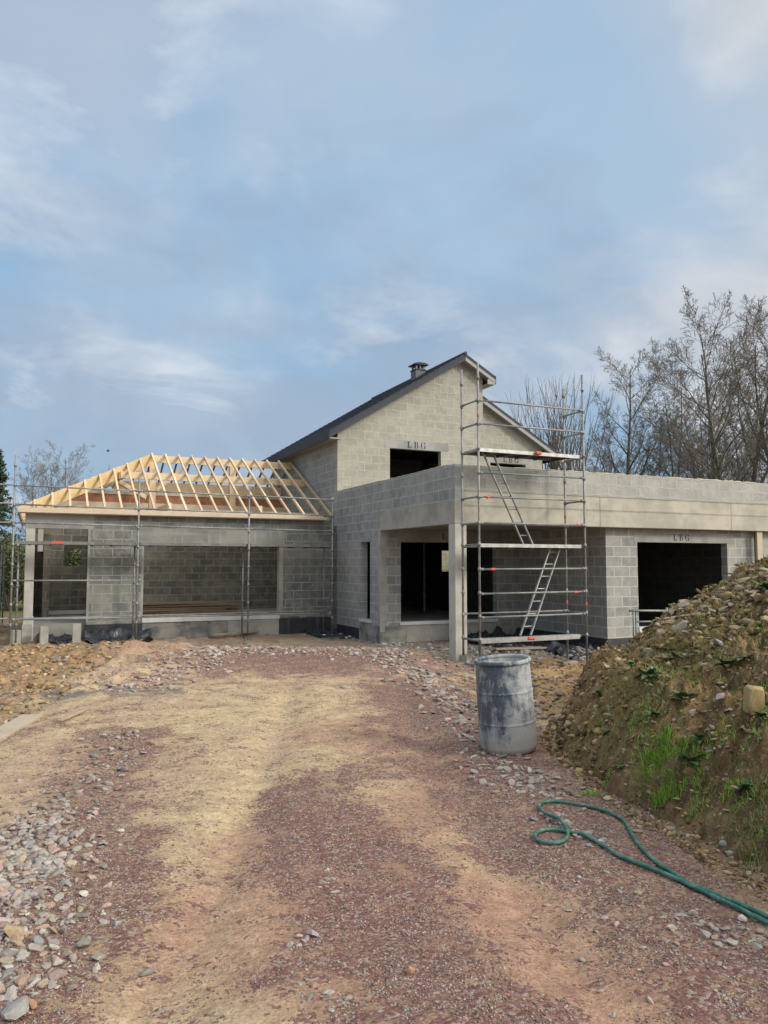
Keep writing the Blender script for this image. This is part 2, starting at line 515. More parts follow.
M_lint = conc_mat('lintel_concrete', (0.33, 0.325, 0.31), stain=0.2)
M_col = conc_mat('column_concrete', (0.50, 0.485, 0.43), (0.40, 0.39, 0.35), stain=0.25)
M_smooth = conc_mat('white_sill', (0.62, 0.63, 0.61), (0.52, 0.53, 0.52), stain=0.2)
M_blint = conc_mat('bluish_lintel', (0.30, 0.31, 0.34), stain=0.15)
M_streak = conc_mat('streaky_lintel', (0.27, 0.27, 0.24), (0.20, 0.205, 0.19), stain=0.8, streak=(0.44, 0.44, 0.41))
M_floor = conc_mat('floor_slab', (0.26, 0.255, 0.23), stain=0.3)
M_bitum = conc_mat('bitumen_wall', (0.035, 0.037, 0.042), (0.022, 0.024, 0.03), stain=0.5, streak=(0.20, 0.20, 0.19), rough=0.6)
M_found = conc_mat('rough_footing', (0.30, 0.29, 0.255), (0.12, 0.12, 0.12), stain=0.6, streak=(0.10, 0.10, 0.10))
M_slate = plain_mat('slate', (0.04, 0.046, 0.058), 0.85, 0.25, 8.0, bumpd=0.01)
M_soffit = plain_mat('soffit_grey', (0.27, 0.265, 0.245), 0.6, 0.06)
M_barge = plain_mat('barge_grey', (0.045, 0.05, 0.06), 0.85, 0.12)
M_timber = wood_mat('fresh_timber', (0.76, 0.63, 0.44), (0.66, 0.48, 0.29))
M_timber2 = wood_mat('fascia_timber', (0.68, 0.59, 0.46), (0.60, 0.49, 0.36))
M_hip = wood_mat('hip_timber', (0.70, 0.52, 0.28), (0.58, 0.40, 0.20))
M_shadewood = wood_mat('shaded_timber', (0.22, 0.18, 0.13), (0.15, 0.12, 0.09))  # darker copy of fresh timber: rear slope shade put into the colour
M_oldwood = wood_mat('weathered_board', (0.42, 0.36, 0.27), (0.28, 0.23, 0.17))
M_steel = metal_mat('galvanised_tube', (0.30, 0.305, 0.30), 0.3, 0.55, 0.4)
M_steelg = metal_mat('green_grey_tube', (0.20, 0.26, 0.25), 0.3, 0.5, 0.3)
M_alu = metal_mat('aluminium', (0.50, 0.50, 0.48), 0.35, 0.42, 0.08)
M_decksteel = metal_mat('worn_deck_steel', (0.20, 0.20, 0.19), 0.2, 0.6, 0.4)
M_deck = plain_mat('deck_underside', (0.07, 0.065, 0.06), 0.8, 0.3)
M_red = plain_mat('red_tape', (0.55, 0.10, 0.06), 0.6, 0.15)
M_ink = plain_mat('black_stencil_ink', (0.02, 0.02, 0.022), 0.8, 0.2)
M_brick = plain_mat('clay_brick', (0.38, 0.17, 0.10), 0.9, 0.3, 9.0)
M_tarp = plain_mat('dark_sheet', (0.035, 0.04, 0.05), 0.33, 0.4, 5.0, bumpd=0.02)


def soil_mat(name, chip_cols, scale=34.0, bd=0.024, grain=0.9):
    """Col = soil colour, its alpha = how much crushed stone lies in it; cells give the separate chips"""
    m_, t, bs, pos, geo = new_mat(name)
    at = t.n('ShaderNodeAttribute', dict(attribute_name='Col'))
    a, al = at.outputs['Color'], at.outputs['Alpha']
    f1 = t.noise(pos, 55, 5, 0.7); f2 = t.noise(pos, 11.0, 6, 0.68); f3 = t.noise(pos, 3.0, 5, 0.65)
    wp_ = t.n('ShaderNodeVectorMath', dict(operation='MULTIPLY_ADD'), i0=t.noise(pos, 9.0, 3, 0.6, col=True), i1=(0.05, 0.05, 0.05), i2=pos).outputs[0]
    vo = t.n('ShaderNodeTexVoronoi', dict(feature='F1'), Vector=wp_, Scale=scale, Randomness=1.0)
    vo2 = t.n('ShaderNodeTexVoronoi', dict(feature='F1'), Vector=wp_, Scale=scale * 2.7, Randomness=1.0)
    cr, cg, cb_ = t.sep(vo.outputs['Color']); dr, dg, db = t.sep(vo2.outputs['Color'])
    col = t.mix(grain, a, t.mix(t.ramp(f1, 0.3, 0.7), (0.62, 0.60, 0.57), (1.34, 1.34, 1.32)), 'MULTIPLY')
    col = t.mix(grain * 0.9, col, t.mix(t.ramp(f2, 0.33, 0.67), (0.60, 0.565, 0.53), (1.28, 1.29, 1.28)), 'MULTIPLY')
    chip = t.mix(cr, chip_cols[0], chip_cols[1])
    chip = t.mix(t.math('GREATER_THAN', cg, 0.80), chip, chip_cols[2])
    chip = t.mix(0.75, chip, t.mix(dr, (0.55, 0.55, 0.55), (1.4, 1.38, 1.36)), 'MULTIPLY')
    k = t.math('ADD', al, t.math('MULTIPLY', t.math('SUBTRACT', f2, 0.5), 3.0))
    k = t.math('ADD', k, t.math('MULTIPLY', t.math('SUBTRACT', f3, 0.5), 2.2))
    k = t.math('ADD', k, t.math('MULTIPLY', t.math('SUBTRACT', cb_, 0.5), 0.55))
    fac = t.math('MULTIPLY', t.ramp(k, 0.38, 0.62), 0.9)
    col = t.mix(fac, col, chip)
    # stray single chips lying in the soil
    stray = t.math('MULTIPLY', t.math('GREATER_THAN', dg, 0.90), t.ramp(f3, 0.42, 0.6))
    col = t.mix(t.math('MULTIPLY', stray, 0.55), col, t.mix(db, chip_cols[0], chip_cols[2]))
    t.set(bs.inputs['Base Color'], col)
    t.set(bs.inputs['Roughness'], 0.95)
    t.set(bs.inputs['Specular IOR Level'], 0.25)
    h = t.math('ADD', t.math('MULTIPLY', f1, 0.4), t.math('MULTIPLY', f2, 0.9))
    h = t.math('ADD', h, t.math('MULTIPLY', t.math('MULTIPLY', vo.outputs['Distance'], -0.5), fac))
    bump(t, bs, h, 0.9, bd)
    return m_


M_ground = soil_mat('soil', (srgb(112, 77, 73, .8), srgb(156, 117, 110, .8), srgb(170, 154, 144, .8)), scale=50.0)
M_mound = soil_mat('mound_soil', (srgb(150, 124, 88, .8), srgb(178, 152, 108, .8), srgb(186, 170, 138, .8)), scale=22.0, bd=0.04, grain=0.95)
M_stone = attr_mat('stone', rough=0.85, n_scale=60, amt=0.45, bd=0.004, coarse=14.0)
M_chip = attr_mat('stone_chips', rough=0.9, n_scale=70, amt=0.3, bd=0.002, coarse=14.0)
M_grass = attr_mat('grass_blade', rough=0.6, n_scale=12, amt=0.3, bd=0.0)
M_bark = plain_mat('bark', (0.11, 0.10, 0.075), 0.9, 0.35, 5.0, bumpd=0.02)
M_twig = plain_mat('twig', (0.17, 0.15, 0.12), 0.9, 0.3, 2.0)
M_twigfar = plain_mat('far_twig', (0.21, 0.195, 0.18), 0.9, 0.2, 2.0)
M_needle = plain_mat('needles', (0.035, 0.06, 0.03), 0.8, 0.5, 1.2)
M_hedge = plain_mat('hedge_leaves', (0.075, 0.085, 0.03), 0.8, 0.6, 0.8)
M_bird = plain_mat('feathers', (0.03, 0.03, 0.035), 0.8, 0.2)

# ------------------------------------------------------------------ ground
PAL = {k: np.array(srgb(*v)) * 0.86 for k, v in dict(
    tan=(198, 174, 147), yellow=(209, 188, 152), pink=(186, 149, 128), purple=(130, 102, 96), clay=(172, 142, 102),
    grey=(140, 139, 134), slate=(112, 116, 118), brown=(120, 98, 70), white=(225, 222, 215), green=(120, 125, 60), dark=(92, 76, 58)).items()}


def ground_colour(x, y):
    l, f = to_lf(x, y)
    n1_ = fbm(x, y, 0.9, 5, 101, 0.6); n2_ = fbm(x, y, 3.5, 5, 111, 0.65); n3_ = fbm(x, y, 14.0, 3, 121, 0.6)
    n4_ = fbm(l * 3.0, f * 0.5, 1.0, 4, 131, 0.6)
    def mixc(c, col, a):
        a = np.clip(a, 0, 1)[:, None]
        return c * (1 - a) + PAL[col][None] * a
    def blob(pl, pf, rl, rf):
        return np.exp(-(((l - pl) / rl) ** 2 + ((f - pf) / rf) ** 2))
    c = np.repeat(PAL['tan'][None], len(l), 0)
    c = mixc(c, 'yellow', sstep(n1_, 0.40, 0.60) * 0.9)
    c = mixc(c, 'pink', sstep(fbm(x, y, 0.6, 3, 141), 0.50, 0.68) * 0.8)
    c = mixc(c, 'yellow', 0.8 * blob(-1.6, 10.5, 1.3, 2.2))
    c = mixc(c, 'pink', 0.95 * blob(-0.98, 3.9, 0.17, 0.8) + 0.9 * blob(0.65, 4.2, 0.42, 0.4) + 0.7 * blob(0.35, 6.0, 0.3, 1.3) + 0.8 * blob(0.75, 3.3, 0.35, 0.8))
    # reddish stone chip areas, broken up by noise
    def seg(p, q, wd):
        ax_, ay_ = p; bx_, by_ = q
        t_ = np.clip(((l - ax_) * (bx_ - ax_) + (f - ay_) * (by_ - ay_)) / ((bx_ - ax_) ** 2 + (by_ - ay_) ** 2), 0, 1)
        d2 = (l - ax_ - t_ * (bx_ - ax_)) ** 2 + (f - ay_ - t_ * (by_ - ay_)) ** 2
        return np.exp(-d2 / wd ** 2)
    bias = (0.30 * seg((-0.75, 6.3), (-0.25, 4.6), 0.42) + 0.30 * seg((-0.25, 4.7), (0.25, 2.6), 0.42)
            + 0.38 * seg((0.55, 11.5), (1.4, 5.6), 0.75) + 0.38 * seg((1.25, 5.8), (1.50, 2.7), 0.55) + 0.20 * seg((0.1, 7.2), (0.6, 5.6), 0.35)
            + 0.38 * seg((-2.9, 8.8), (-1.9, 4.6), 0.42) + 0.34 * seg((-1.9, 4.8), (-1.35, 2.8), 0.5)
            + 0.44 * blob(-1.2, 15.2, 3.0, 1.9) + 0.24 * blob(0.6, 11.5, 1.2, 2.0)
            - 0.20 * blob(-1.6, 10.3, 1.2, 2.0) - 0.22 * seg((-1.2, 6.5), (-0.85, 3.0), 0.20) - 0.26 * seg((0.15, 6.6), (0.85, 2.9), 0.22)
            - 0.15 * seg((-0.95, 3.4), (-0.6, 2.4), 0.3))
    mask = 0.15 + 0.56 * sstep(0.45 * n1_ + 0.55 * n2_ + bias + 0.12 * (n4_ - 0.5), 0.46, 0.84) * sstep(l, -4.4 - .05 * f, -3.2 - .1 * f)
    c = mixc(c, 'pink', (mask - 0.1) * 0.6)
    c = mixc(c, 'purple', (mask - 0.1) * 0.5)
    # clay left, dug ground, grey dusty patches
    lft = sstep(l, -2.9 - 0.14 * f, -3.7 - 0.16 * f)
    c = mixc(c, 'clay', lft * (0.6 + 0.4 * sstep(n2_, 0.35, 0.6)) )
    c = mixc(c, 'brown', lft * sstep(n2_, 0.52, 0.66) * 0.5)
    c = mixc(c, 'slate', 0.9 * blob(-4.7, 11.6, 1.4, 0.55) * sstep(n2_, 0.35, 0.55) + 0.85 * blob(-3.1, 12.0, 0.9, 0.35) * sstep(n2_, 0.4, 0.6))
    c = mixc(c, 'grey', sstep(f, 17.3, 18.0) * 0.35 * sstep(n2_, 0.45, 0.6))
    rgt = sstep(l, 1.2 + 0.06 * f, 1.9 + 0.06 * f) * sstep(f, 8.6, 9.8)
    c = mixc(c, 'clay', rgt * 0.95)
    c = mixc(c, 'brown', rgt * sstep(n2_, 0.48, 0.62) * 0.8)
    porch = sstep(y, 14.0, 15.2) * sstep(x, 8.0, 8.8) + sstep(y, 15.5, 17.0) * sstep(x, 5.6, 7.5) * 0.7
    c = mixc(c, 'grey', np.clip(porch, 0, 1) * (0.5 + 0.5 * n2_))
    # strip along the foot of the mound
    toe = np.interp(f, TOE[:, 0], TOE[:, 1])
    c = mixc(c, 'brown', np.exp(-np.clip(toe - l, 0, 9) / 0.28) * sstep(n2_, 0.3, 0.55) * 0.75)
    c = mixc(c, 'slate', 0.7 * blob(1.33, 5.25, 0.25, 0.25))
    c = mixc(c, 'white', 1.2 * blob(1.10, 6.95, 0.16, 0.05) * sstep(n3_, 0.35, 0.5))
    far = sstep(f, 27, 34)
    c = mixc(c, 'green', far)
    c = c * (0.86 + 0.28 * n3_)[:, None]
    return c, mask


def grid(xs, ys, hf):
    X, Y = np.meshgrid(xs, ys)
    x, y = X.ravel(), Y.ravel()
    z = hf(x, y)
    nx, ny = len(xs), len(ys)
    i = np.arange((ny - 1) * nx).reshape(ny - 1, nx)[:, :-1].ravel()
    fs = np.stack([i, i + 1, i + nx + 1, i + nx], 1)
    return np.stack([x, y, z], 1), fs


def spaced(lo_fine, hi_fine, step, lo, hi, grow=1.06):
    a = list(np.arange(lo_fine, hi_fine, step))
    s_ = step; p = a[-1]
    while p < hi:
        s_ *= grow; p += s_; a.append(p)
    s_ = step; p = a[0]; b = []
    while p > lo:
        s_ *= grow; p -= s_; b.append(p)
    return np.array(b[::-1] + a)


gx = spaced(-2.2, 6.4, 0.024, -500, 600, 1.035)
gy = spaced(1.2, 9.5, 0.024, -300, 700, 1.02)
gv, gf = grid(gx, gy, ground_h)
gc, gm = ground_colour(gv[:, 0], gv[:, 1])
gc = np.concatenate([gc, gm[:, None]], 1)
o = mesh_obj('ground', gv, gf, M_ground, smooth=True, cols=gc)
tag(o, 'rutted building site ground of tan clay and reddish crushed stone', kind='structure')

# mound, a sheet of its own so that the cut face stays crisp
ml = np.arange(1.3, 9.5, 0.024); mf = np.arange(0.8, 14.6, 0.024)
LL, FF = np.meshgrid(ml, mf)
mx, my = to_xy(LL.ravel(), FF.ravel())
mz = mound_h(mx, my)
gz = ground_base(mx, my)
keep = mz > gz - 0.12
i = np.arange((len(mf) - 1) * len(ml)).reshape(len(mf) - 1, len(ml))[:, :-1].ravel()
mfc = np.stack([i, i + 1, i + len(ml) + 1, i + len(ml)], 1)
mfc = mfc[keep[mfc].all(1)]
# ragged overhangs: push points sideways by noise
jx = 0.10 * (fbm(mx * 1.0, mz * 2 + my, 5.0, 3, 201) - 0.5); jy = 0.10 * (fbm(my, mz * 2 + mx, 5.0, 3, 211) - 0.5)
mc_n = fbm(mx, my, 2.2, 5, 221, 0.65); mc_f = fbm(mx, my, 13.0, 3, 231, 0.65); mc_g = fbm(mx, my, 1.1, 4, 241, 0.6)
soil_a = np.array(srgb(154, 127, 90)) * 0.9; soil_b = np.array(srgb(112, 92, 68)) * 0.9; soil_c = np.array(srgb(182, 156, 112)) * 0.9; soil_g = np.array(srgb(124, 126, 68)) * 0.85
a1 = sstep(mc_n, 0.38, 0.62)[:, None]; mcol = soil_b * (1 - a1) + soil_a * a1
tanmask = sstep(FF.ravel(), 6.5, 9.5) * sstep(LL.ravel(), 2.4, 3.6)
a2 = (sstep(mc_f, 0.50, 0.68) * (0.35 + 0.5 * tanmask))[:, None]; mcol = mcol * (1 - a2) + soil_c * a2
slopem = sstep(LL.ravel() - np.interp(FF.ravel(), TOE[:, 0], TOE[:, 1]), 0.4, 1.0)
a3 = (sstep(mc_g, 0.52, 0.66) * (0.30 + 0.55 * slopem) * (1 - 0.7 * tanmask))[:, None]; mcol = mcol * (1 - a3) + soil_g * a3
mcol = np.concatenate([mcol, np.clip(0.12 + 0.55 * tanmask + 0.1 * slopem, 0, 1)[:, None]], 1)
o = mesh_obj('earth_mound', np.stack([mx + jx, my + jy, mz], 1), mfc, M_mound, smooth=True, cols=mcol)
tag(o, 'heap of dug brown earth with grass tufts in front of the garage', kind='structure')

# ------------------------------------------------------------------ stones
def stone_arrays(n, seed=0, sub=1):
    """unit irregular stones from a jittered icosahedron"""
    r_ = np.random.default_rng(seed)
    t = (1 + 5 ** 0.5) / 2
    v = np.array([(-1, t, 0), (1, t, 0), (-1, -t, 0), (1, -t, 0), (0, -1, t), (0, 1, t), (0, -1, -t), (0, 1, -t), (t, 0, -1), (t, 0, 1), (-t, 0, -1), (-t, 0, 1)], float)
    v /= np.linalg.norm(v[0])
    f = [(0, 11, 5), (0, 5, 1), (0, 1, 7), (0, 7, 10), (0, 10, 11), (1, 5, 9), (5, 11, 4), (11, 10, 2), (10, 7, 6), (7, 1, 8), (3, 9, 4), (3, 4, 2), (3, 2, 6), (3, 6, 8), (3, 8, 9), (4, 9, 5), (2, 4, 11), (6, 2, 10), (8, 6, 7), (9, 8, 1)]
    for _ in range(sub):
        mid = {}; v = list(map(np.array, v)); nf = []
        def mp(a, b):
            k = (min(a, b), max(a, b))
            if k not in mid:
                p = (v[a] + v[b]) / 2; v.append(p / np.linalg.norm(p)); mid[k] = len(v) - 1
            return mid[k]
        for a, b, c in f:
            ab, bc, ca = mp(a, b), mp(b, c), mp(c, a)
            nf += [(a, ab, ca), (b, bc, ab), (c, ca, bc), (ab, bc, ca)]
        f = nf; v = np.array(v)
    out = []
    for k in range(n):
        p = v.copy()
        # chop with random planes: angular broken stone
        for _ in range(10):
            nn = r_.normal(size=3); nn /= np.linalg.norm(nn); c = r_.uniform(0.30, 0.66)
            dd = p @ nn; over = np.clip(dd - c, 0, None); p = p - over[:, None] * nn[None] * 0.95
        p = p * (1 + r_.normal(size=(len(p), 1)) * 0.012) * np.array([1.0, r_.uniform(0.5, 0.85), r_.uniform(0.32, 0.60)])
        out.append(p)
    return out, np.array(f)


STV, STF = stone_arrays(24, 3, 1)
CHV, CHF = stone_arrays(16, 5, 0)
SP = {k: np.array(srgb(*v)) * 0.84 for k, v in dict(grey=(168, 166, 160), white=(205, 200, 190), blue=(148, 153, 155), tan=(184, 164, 132), pink=(184, 154, 144),
      red=(144, 110, 99), purple=(134, 111, 104), orange=(182, 142, 112), dark=(110, 108, 106), ochre=(186, 164, 118), lilac=(170, 160, 158)).items()}


def rot_z(p, a, tilt=None):
    c_, s_ = math.cos(a), math.sin(a)
    q = p.copy(); q[:, 0] = p[:, 0] * c_ - p[:, 1] * s_; q[:, 1] = p[:, 0] * s_ + p[:, 1] * c_
    if tilt is not None:
        c_, s_ = math.cos(tilt), math.sin(tilt)
        r_ = q.copy(); r_[:, 1] = q[:, 1] * c_ - q[:, 2] * s_; r_[:, 2] = q[:, 1] * s_ + q[:, 2] * c_; q = r_
    return q


stones = []     # (x, y, size, colour, cluster)
def seg_cluster(name, p0, p1, width, n, smin, smax, cols, power=2.2, fn=ground_h):
    a = at_top(*p0); b = at_top(*p1)
    dirv = (b - a)[:2]; nrm = np.array([-dirv[1], dirv[0]]); nrm /= np.linalg.norm(nrm) + 1e-9
    for _ in range(n):
        t = rng.uniform(-0.03, 1.03); q = a[:2] + dirv * t + nrm * rng.normal() * width * 0.5
        s_ = smin + (smax - smin) * rng.uniform() ** power
        cn = cols[rng.integers(len(cols))]
        stones.append((q[0], q[1], s_, SP[cn] * rng.uniform(0.8, 1.2), name, cn))


CL = {
 'left_bank': ('loose grey and tan stones strewn along the left verge of the track', 'stones along the left verge'),
 'left_upper': ('purplish stones scattered on the left shoulder of the track', 'stones on the left shoulder'),
 'crest_left': ('pale broken stones edging the far left curve of the track', 'stones edging the far left curve'),
 'crest': ('pinkish rubble stones on the crest of the track before the house', 'stones on the track crest'),
 'crest_right': ('pale pink rubble stones banked along the right side beside the plastic barrel', 'stones beside the barrel'),
 'barrel_front': ('flat pale stones lying between the barrel and the hose', 'stones between barrel and hose'),
 'hose_right': ('pale round stones lying just below the green hose', 'stones below the hose'),
 'mid': ('small grey stones half buried in the middle of the track', 'stones in the middle of the track'),
 'mound': ('ochre stones lying on the earth mound', 'stones on the earth mound'),
 'porch': ('grey rubble stones on the ground under the porch', 'stones under the porch'),
}
mixed = ['grey', 'white', 'blue', 'tan', 'pink', 'red', 'lilac', 'grey', 'lilac', 'grey', 'dark', 'tan', 'pink', 'orange']
seg_cluster('left_bank', (52, 815), (-5, 1000), 0.36, 900, 0.008, 0.052, ['grey', 'white', 'blue', 'tan', 'pink', 'lilac', 'grey', 'lilac', 'dark', 'purple', 'grey'], 2.2)
seg_cluster('left_bank', (25, 850), (-40, 990), 0.28, 520, 0.010, 0.060, mixed, 1.9)
seg_cluster('left_upper', (120, 735), (30, 840), 0.45, 420, 0.010, 0.055, ['red', 'purple', 'grey', 'lilac', 'purple', 'dark'], 2.4)
seg_cluster('crest_left', (128, 690), (255, 645), 0.75, 900, 0.02, 0.080, ['pink', 'white', 'lilac', 'red', 'grey', 'pink'], 1.9)
seg_cluster('crest', (230, 650), (400, 652), 1.0, 700, 0.018, 0.075, ['pink', 'red', 'purple', 'lilac', 'white'], 2.2)
seg_cluster('crest_right', (385, 655), (478, 712), 0.5, 420, 0.02, 0.085, ['pink', 'white', 'lilac', 'red', 'grey', 'orange'], 2.0)
seg_cluster('crest_right', (440, 690), (475, 740), 0.35, 130, 0.02, 0.08, ['pink', 'white', 'lilac', 'red', 'grey'], 1.8)
seg_cluster('barrel_front', (478, 752), (560, 800), 0.38, 260, 0.012, 0.06, ['pink', 'lilac', 'grey', 'purple', 'white'], 2.0)
seg_cluster('barrel_front', (545, 815), (600, 845), 0.16, 50, 0.015, 0.05, ['blue', 'grey', 'dark', 'pink'], 1.8)
seg_cluster('hose_right', (680, 915), (760, 945), 0.14, 46, 0.010, 0.042, ['white', 'grey', 'lilac', 'pink'], 1.6)
seg_cluster('mid', (318, 862), (338, 900), 0.08, 14, 0.010, 0.030, ['grey', 'white', 'lilac'], 1.6)
seg_cluster('mid', (280, 945), (312, 938), 0.05, 5, 0.018, 0.034, ['grey', 'lilac'], 1.0)
seg_cluster('mid', (300, 985), (345, 1010), 0.10, 16, 0.008, 0.024, ['grey', 'lilac', 'dark'], 1.6)
seg_cluster('mid', (200, 830), (240, 825), 0.14, 12, 0.010, 0.032, ['lilac', 'grey'], 1.6)
seg_cluster('mid', (560, 880), (700, 1000), 0.5, 90, 0.006, 0.026, ['grey', 'lilac', 'pink', 'tan'], 2.4)
seg_cluster('porch', (470, 650), (590, 652), 1.0, 260, 0.03, 0.12, ['grey', 'dark', 'blue', 'dark'], 2.2)
seg_cluster('porch', (380, 645), (460, 652), 0.7, 160, 0.02, 0.09, ['grey', 'dark', 'blue', 'white'], 2.2)
seg_cluster('porch', (340, 634), (400, 646), 0.5, 190, 0.02, 0.10, ['grey', 'dark', 'blue', 'white'], 2.0)
seg_cluster('porch', (395, 643), (600, 650), 1.6, 520, 0.02, 0.09, ['grey', 'dark', 'blue', 'dark', 'grey'], 2.2)
seg_cluster('porch', (30, 638), (330, 634), 0.5, 200, 0.015, 0.07, ['grey', 'dark', 'tan'], 2.2)
seg_cluster('crest_right', (455, 672), (500, 690), 0.45, 60, 0.02, 0.09, ['orange', 'ochre', 'tan'], 1.8)
for p0, p1, wdt, n_, s0, s1 in [((640, 643), (765, 570), 0.9, 200, 0.02, 0.12), ((700, 615), (765, 590), 0.7, 90, 0.02, 0.09), ((600, 690), (760, 640), 0.9, 80, 0.015, 0.07), ((560, 730), (600, 690), 0.3, 30, 0.015, 0.08),
                                ((640, 740), (765, 790), 0.7, 70, 0.010, 0.045), ((620, 790), (765, 860), 0.4, 70, 0.010, 0.04), ((690, 690), (765, 720), 0.5, 90, 0.012, 0.05)]:
    seg_cluster('mound', p0, p1, wdt, n_, s0, s1, ['ochre', 'tan', 'grey', 'ochre', 'tan', 'brown' if 'brown' in SP else 'tan', 'tan'], 2.0)
_g = np.array(srgb(170, 158, 148)) * 0.84
stones[:] = [(a_, b2, c2_, (d2_ * 0.6 + _g * 0.4), e2_, f2_) for a_, b2, c2_, d2_, e2_, f2_ in stones]
# the ones that can be told apart in the photo: pixel, half width (m), colour, label
special = [
 ((722, 703), 0.085, 'lilac', 'grey square stone beside the upright ochre stone on the mound', 0.6),
 ((762, 602), 0.12, 'ochre', 'flat brown boulder crowning the earth mound', 0.5),
 ((727, 600), 0.16, 'ochre', 'broad ochre rock near the top of the earth mound', 0.5),
 ((312, 937), 0.045, 'lilac', 'largest pale grey stone in the middle of the track', 0.5),
 ((12, 1018), 0.10, 'grey', 'long flat grey stone at the lower left corner', 0.28),
 ((33, 1008), 0.04, 'orange', 'orange stone beside the long flat grey stone', 0.6),
 ((30, 846), 0.055, 'blue', 'blue grey rounded stone at the top of the left verge', 0.6),
 ((14, 937), 0.08, 'tan', 'big tan stone lying in the left verge heap', 0.6),
 ((88, 858), 0.045, 'pink', 'pinkish wedge shaped stone right of the verge heap', 0.6),
 ((741, 922), 0.045, 'white', 'biggest whitish stone just below the green hose', 0.5),
 ((410, 977), 0.028, 'orange', 'small brown stone with a pale side on the track', 0.7),
 ((572, 722), 0.10, 'ochre', 'ochre rock at the foot of the mound behind the barrel', 0.6),
 ((555, 730), 0.08, 'tan', 'flat tan rock lying between the barrel and the mound', 0.4),
 ((684, 606), 0.07, 'ochre', 'tan rock on the skyline of the earth mound', 0.6),
]
tops = []
st_mesh = []
for k, p in enumerate(STV):
    me = bpy.data.meshes.new('stone'); me.from_pydata(p.tolist(), [], [tuple(map(int, q)) for q in STF]); me.validate()
    me.materials.append(M_stone); st_mesh.append(me)


def put_stone(x, y, size, col, label, group, tilt=0.0, zk=0.10, tall=1.0):
    k = rng.integers(len(STV))
    me = st_mesh[k].copy()
    a = me.color_attributes.new('Col', 'FLOAT_COLOR', 'POINT')
    c4_ = np.ones((len(me.vertices), 4), np.float32); c4_[:, :3] = col
    a.data.foreach_set('color', c4_.ravel())
    o_ = bpy.data.objects.new('stone', me); COL.objects.link(o_)
    z = float(top_h(np.array([x]), np.array([y]))[0])
    size = size * (1.05 if group else 0.9); o_.scale = (size, size, size * tall)
    o_.rotation_euler = (rng.normal() * 0.25 + tilt, rng.normal() * 0.25, rng.uniform(0, 6.28))
    o_.location = (x, y, z + size * zk * tall)
    return tag(o_, label, 'stone', group)


for (pp, s_, cn, lab, tall) in special:
    q = at_top(*pp)
    put_stone(q[0], q[1], s_, SP[cn], lab, None, 0.0, 0.25, tall / 0.42)

def block_stone(px, py, w_, d_, h_, col, label, tilt):
    q = at_top(px, py)
    bmv = []
    n_ = 7
    for face in range(6):
        for a_ in np.linspace(-1, 1, n_):
            for b_ in np.linspace(-1, 1, n_):
                v_ = [(a_, b_, 1), (a_, b_, -1), (a_, 1, b_), (a_, -1, b_), (1, a_, b_), (-1, a_, b_)][face]
                bmv.append(v_)
    v = np.array(bmv, float)
    v = np.sign(v) * np.abs(v) / (np.linalg.norm(v, ord=7, axis=1)[:, None])
    nn = 1 + 0.16 * (fbm(v[:, 0] * 1.3 + v[:, 2], v[:, 1] * 1.3 - v[:, 2] * 0.7, 1.6, 3, 501) - 0.5) * 2
    v = v * nn[:, None] * np.array([w_, d_, h_]) * 0.5
    v[:, 0] *= 1 - 0.12 * v[:, 2] / h_
    fs = []
    for face in range(6):
        o0 = face * n_ * n_
        for a_ in range(n_ - 1):
            for b_ in range(n_ - 1):
                i0 = o0 + a_ * n_ + b_; f_ = (i0, i0 + 1, i0 + n_ + 1, i0 + n_)
                fs.append(f_ if face in (1, 2, 5) else f_[::-1])
    o_ = mesh_obj('stone', v, np.array(fs), M_stone, cols=np.repeat(np.array(col)[None], len(v), 0))
    o_.location = (q[0], q[1], q[2] + h_ * 0.34); o_.rotation_euler = tilt
    return tag(o_, label, 'stone')


block_stone(754, 711, 0.125, 0.10, 0.20, SP['ochre'] * 0.85, 'large upright ochre stone block on the mound at the right edge', (0.15, 0.10, -0.35))
sx = np.array([s_[0] for s_ in stones]); sy_ = np.array([s_[1] for s_ in stones]); ss = np.array([s_[2] for s_ in stones])
sz = top_h(sx, sy_)
P = np.stack([sx, sy_, sz], 1) - CAM
zf = P @ FW; pxs = 384 + FPX * (P @ RT) / np.maximum(zf, .1); pys = 512 - FPX * (P @ UP) / np.maximum(zf, .1)
app = np.where((zf > 0.5) & (pxs > 0) & (pxs < 768) & (pys < 1024), ss / np.maximum(zf, .1), 0)
order = np.argsort(-app)
N_IND = 280
CW = dict(grey='grey', white='whitish', blue='bluish', tan='tan', pink='pinkish', red='dull red', purple='dark purplish', orange='rusty orange', dark='dark grey', ochre='ochre', lilac='mauve')
WHERE = dict(left_bank='strewn along the left verge', left_upper='scattered on the left shoulder of the track', crest_left='edging the far left curve of the track',
             crest='on the crest of the track before the house', crest_right='banked on the right of the track near the barrel', barrel_front='lying between the barrel and the hose',
             hose_right='lying just below the green hose', mid='half buried in the middle of the track', mound='lying on the earth mound', porch='on the ground under the porch')
for k in order[:N_IND]:
    x, y, s_, c_, cl, cn = stones[k]
    szw = 'large' if s_ > 0.065 else ('medium' if s_ > 0.045 else 'small')
    side_ = ''
    if cl in ('left_bank', 'mound'):
        side_ = (', bottom corner' if pys[k] > 960 else (', lower part' if pys[k] > 905 else (', middle part' if pys[k] > 860 else ', top end'))) + (', by the photo edge' if pxs[k] < 32 else ', on the track side')
    if cl == 'mound': side_ = ' near its ' + ('right end' if pxs[k] > 715 else 'left end') + (' low down' if pys[k] > 660 else ' towards the skyline')
    put_stone(x, y, s_, c_, '%s %s stone %s%s' % (szw, CW[cn], WHERE[cl], side_), CL[cl][1])


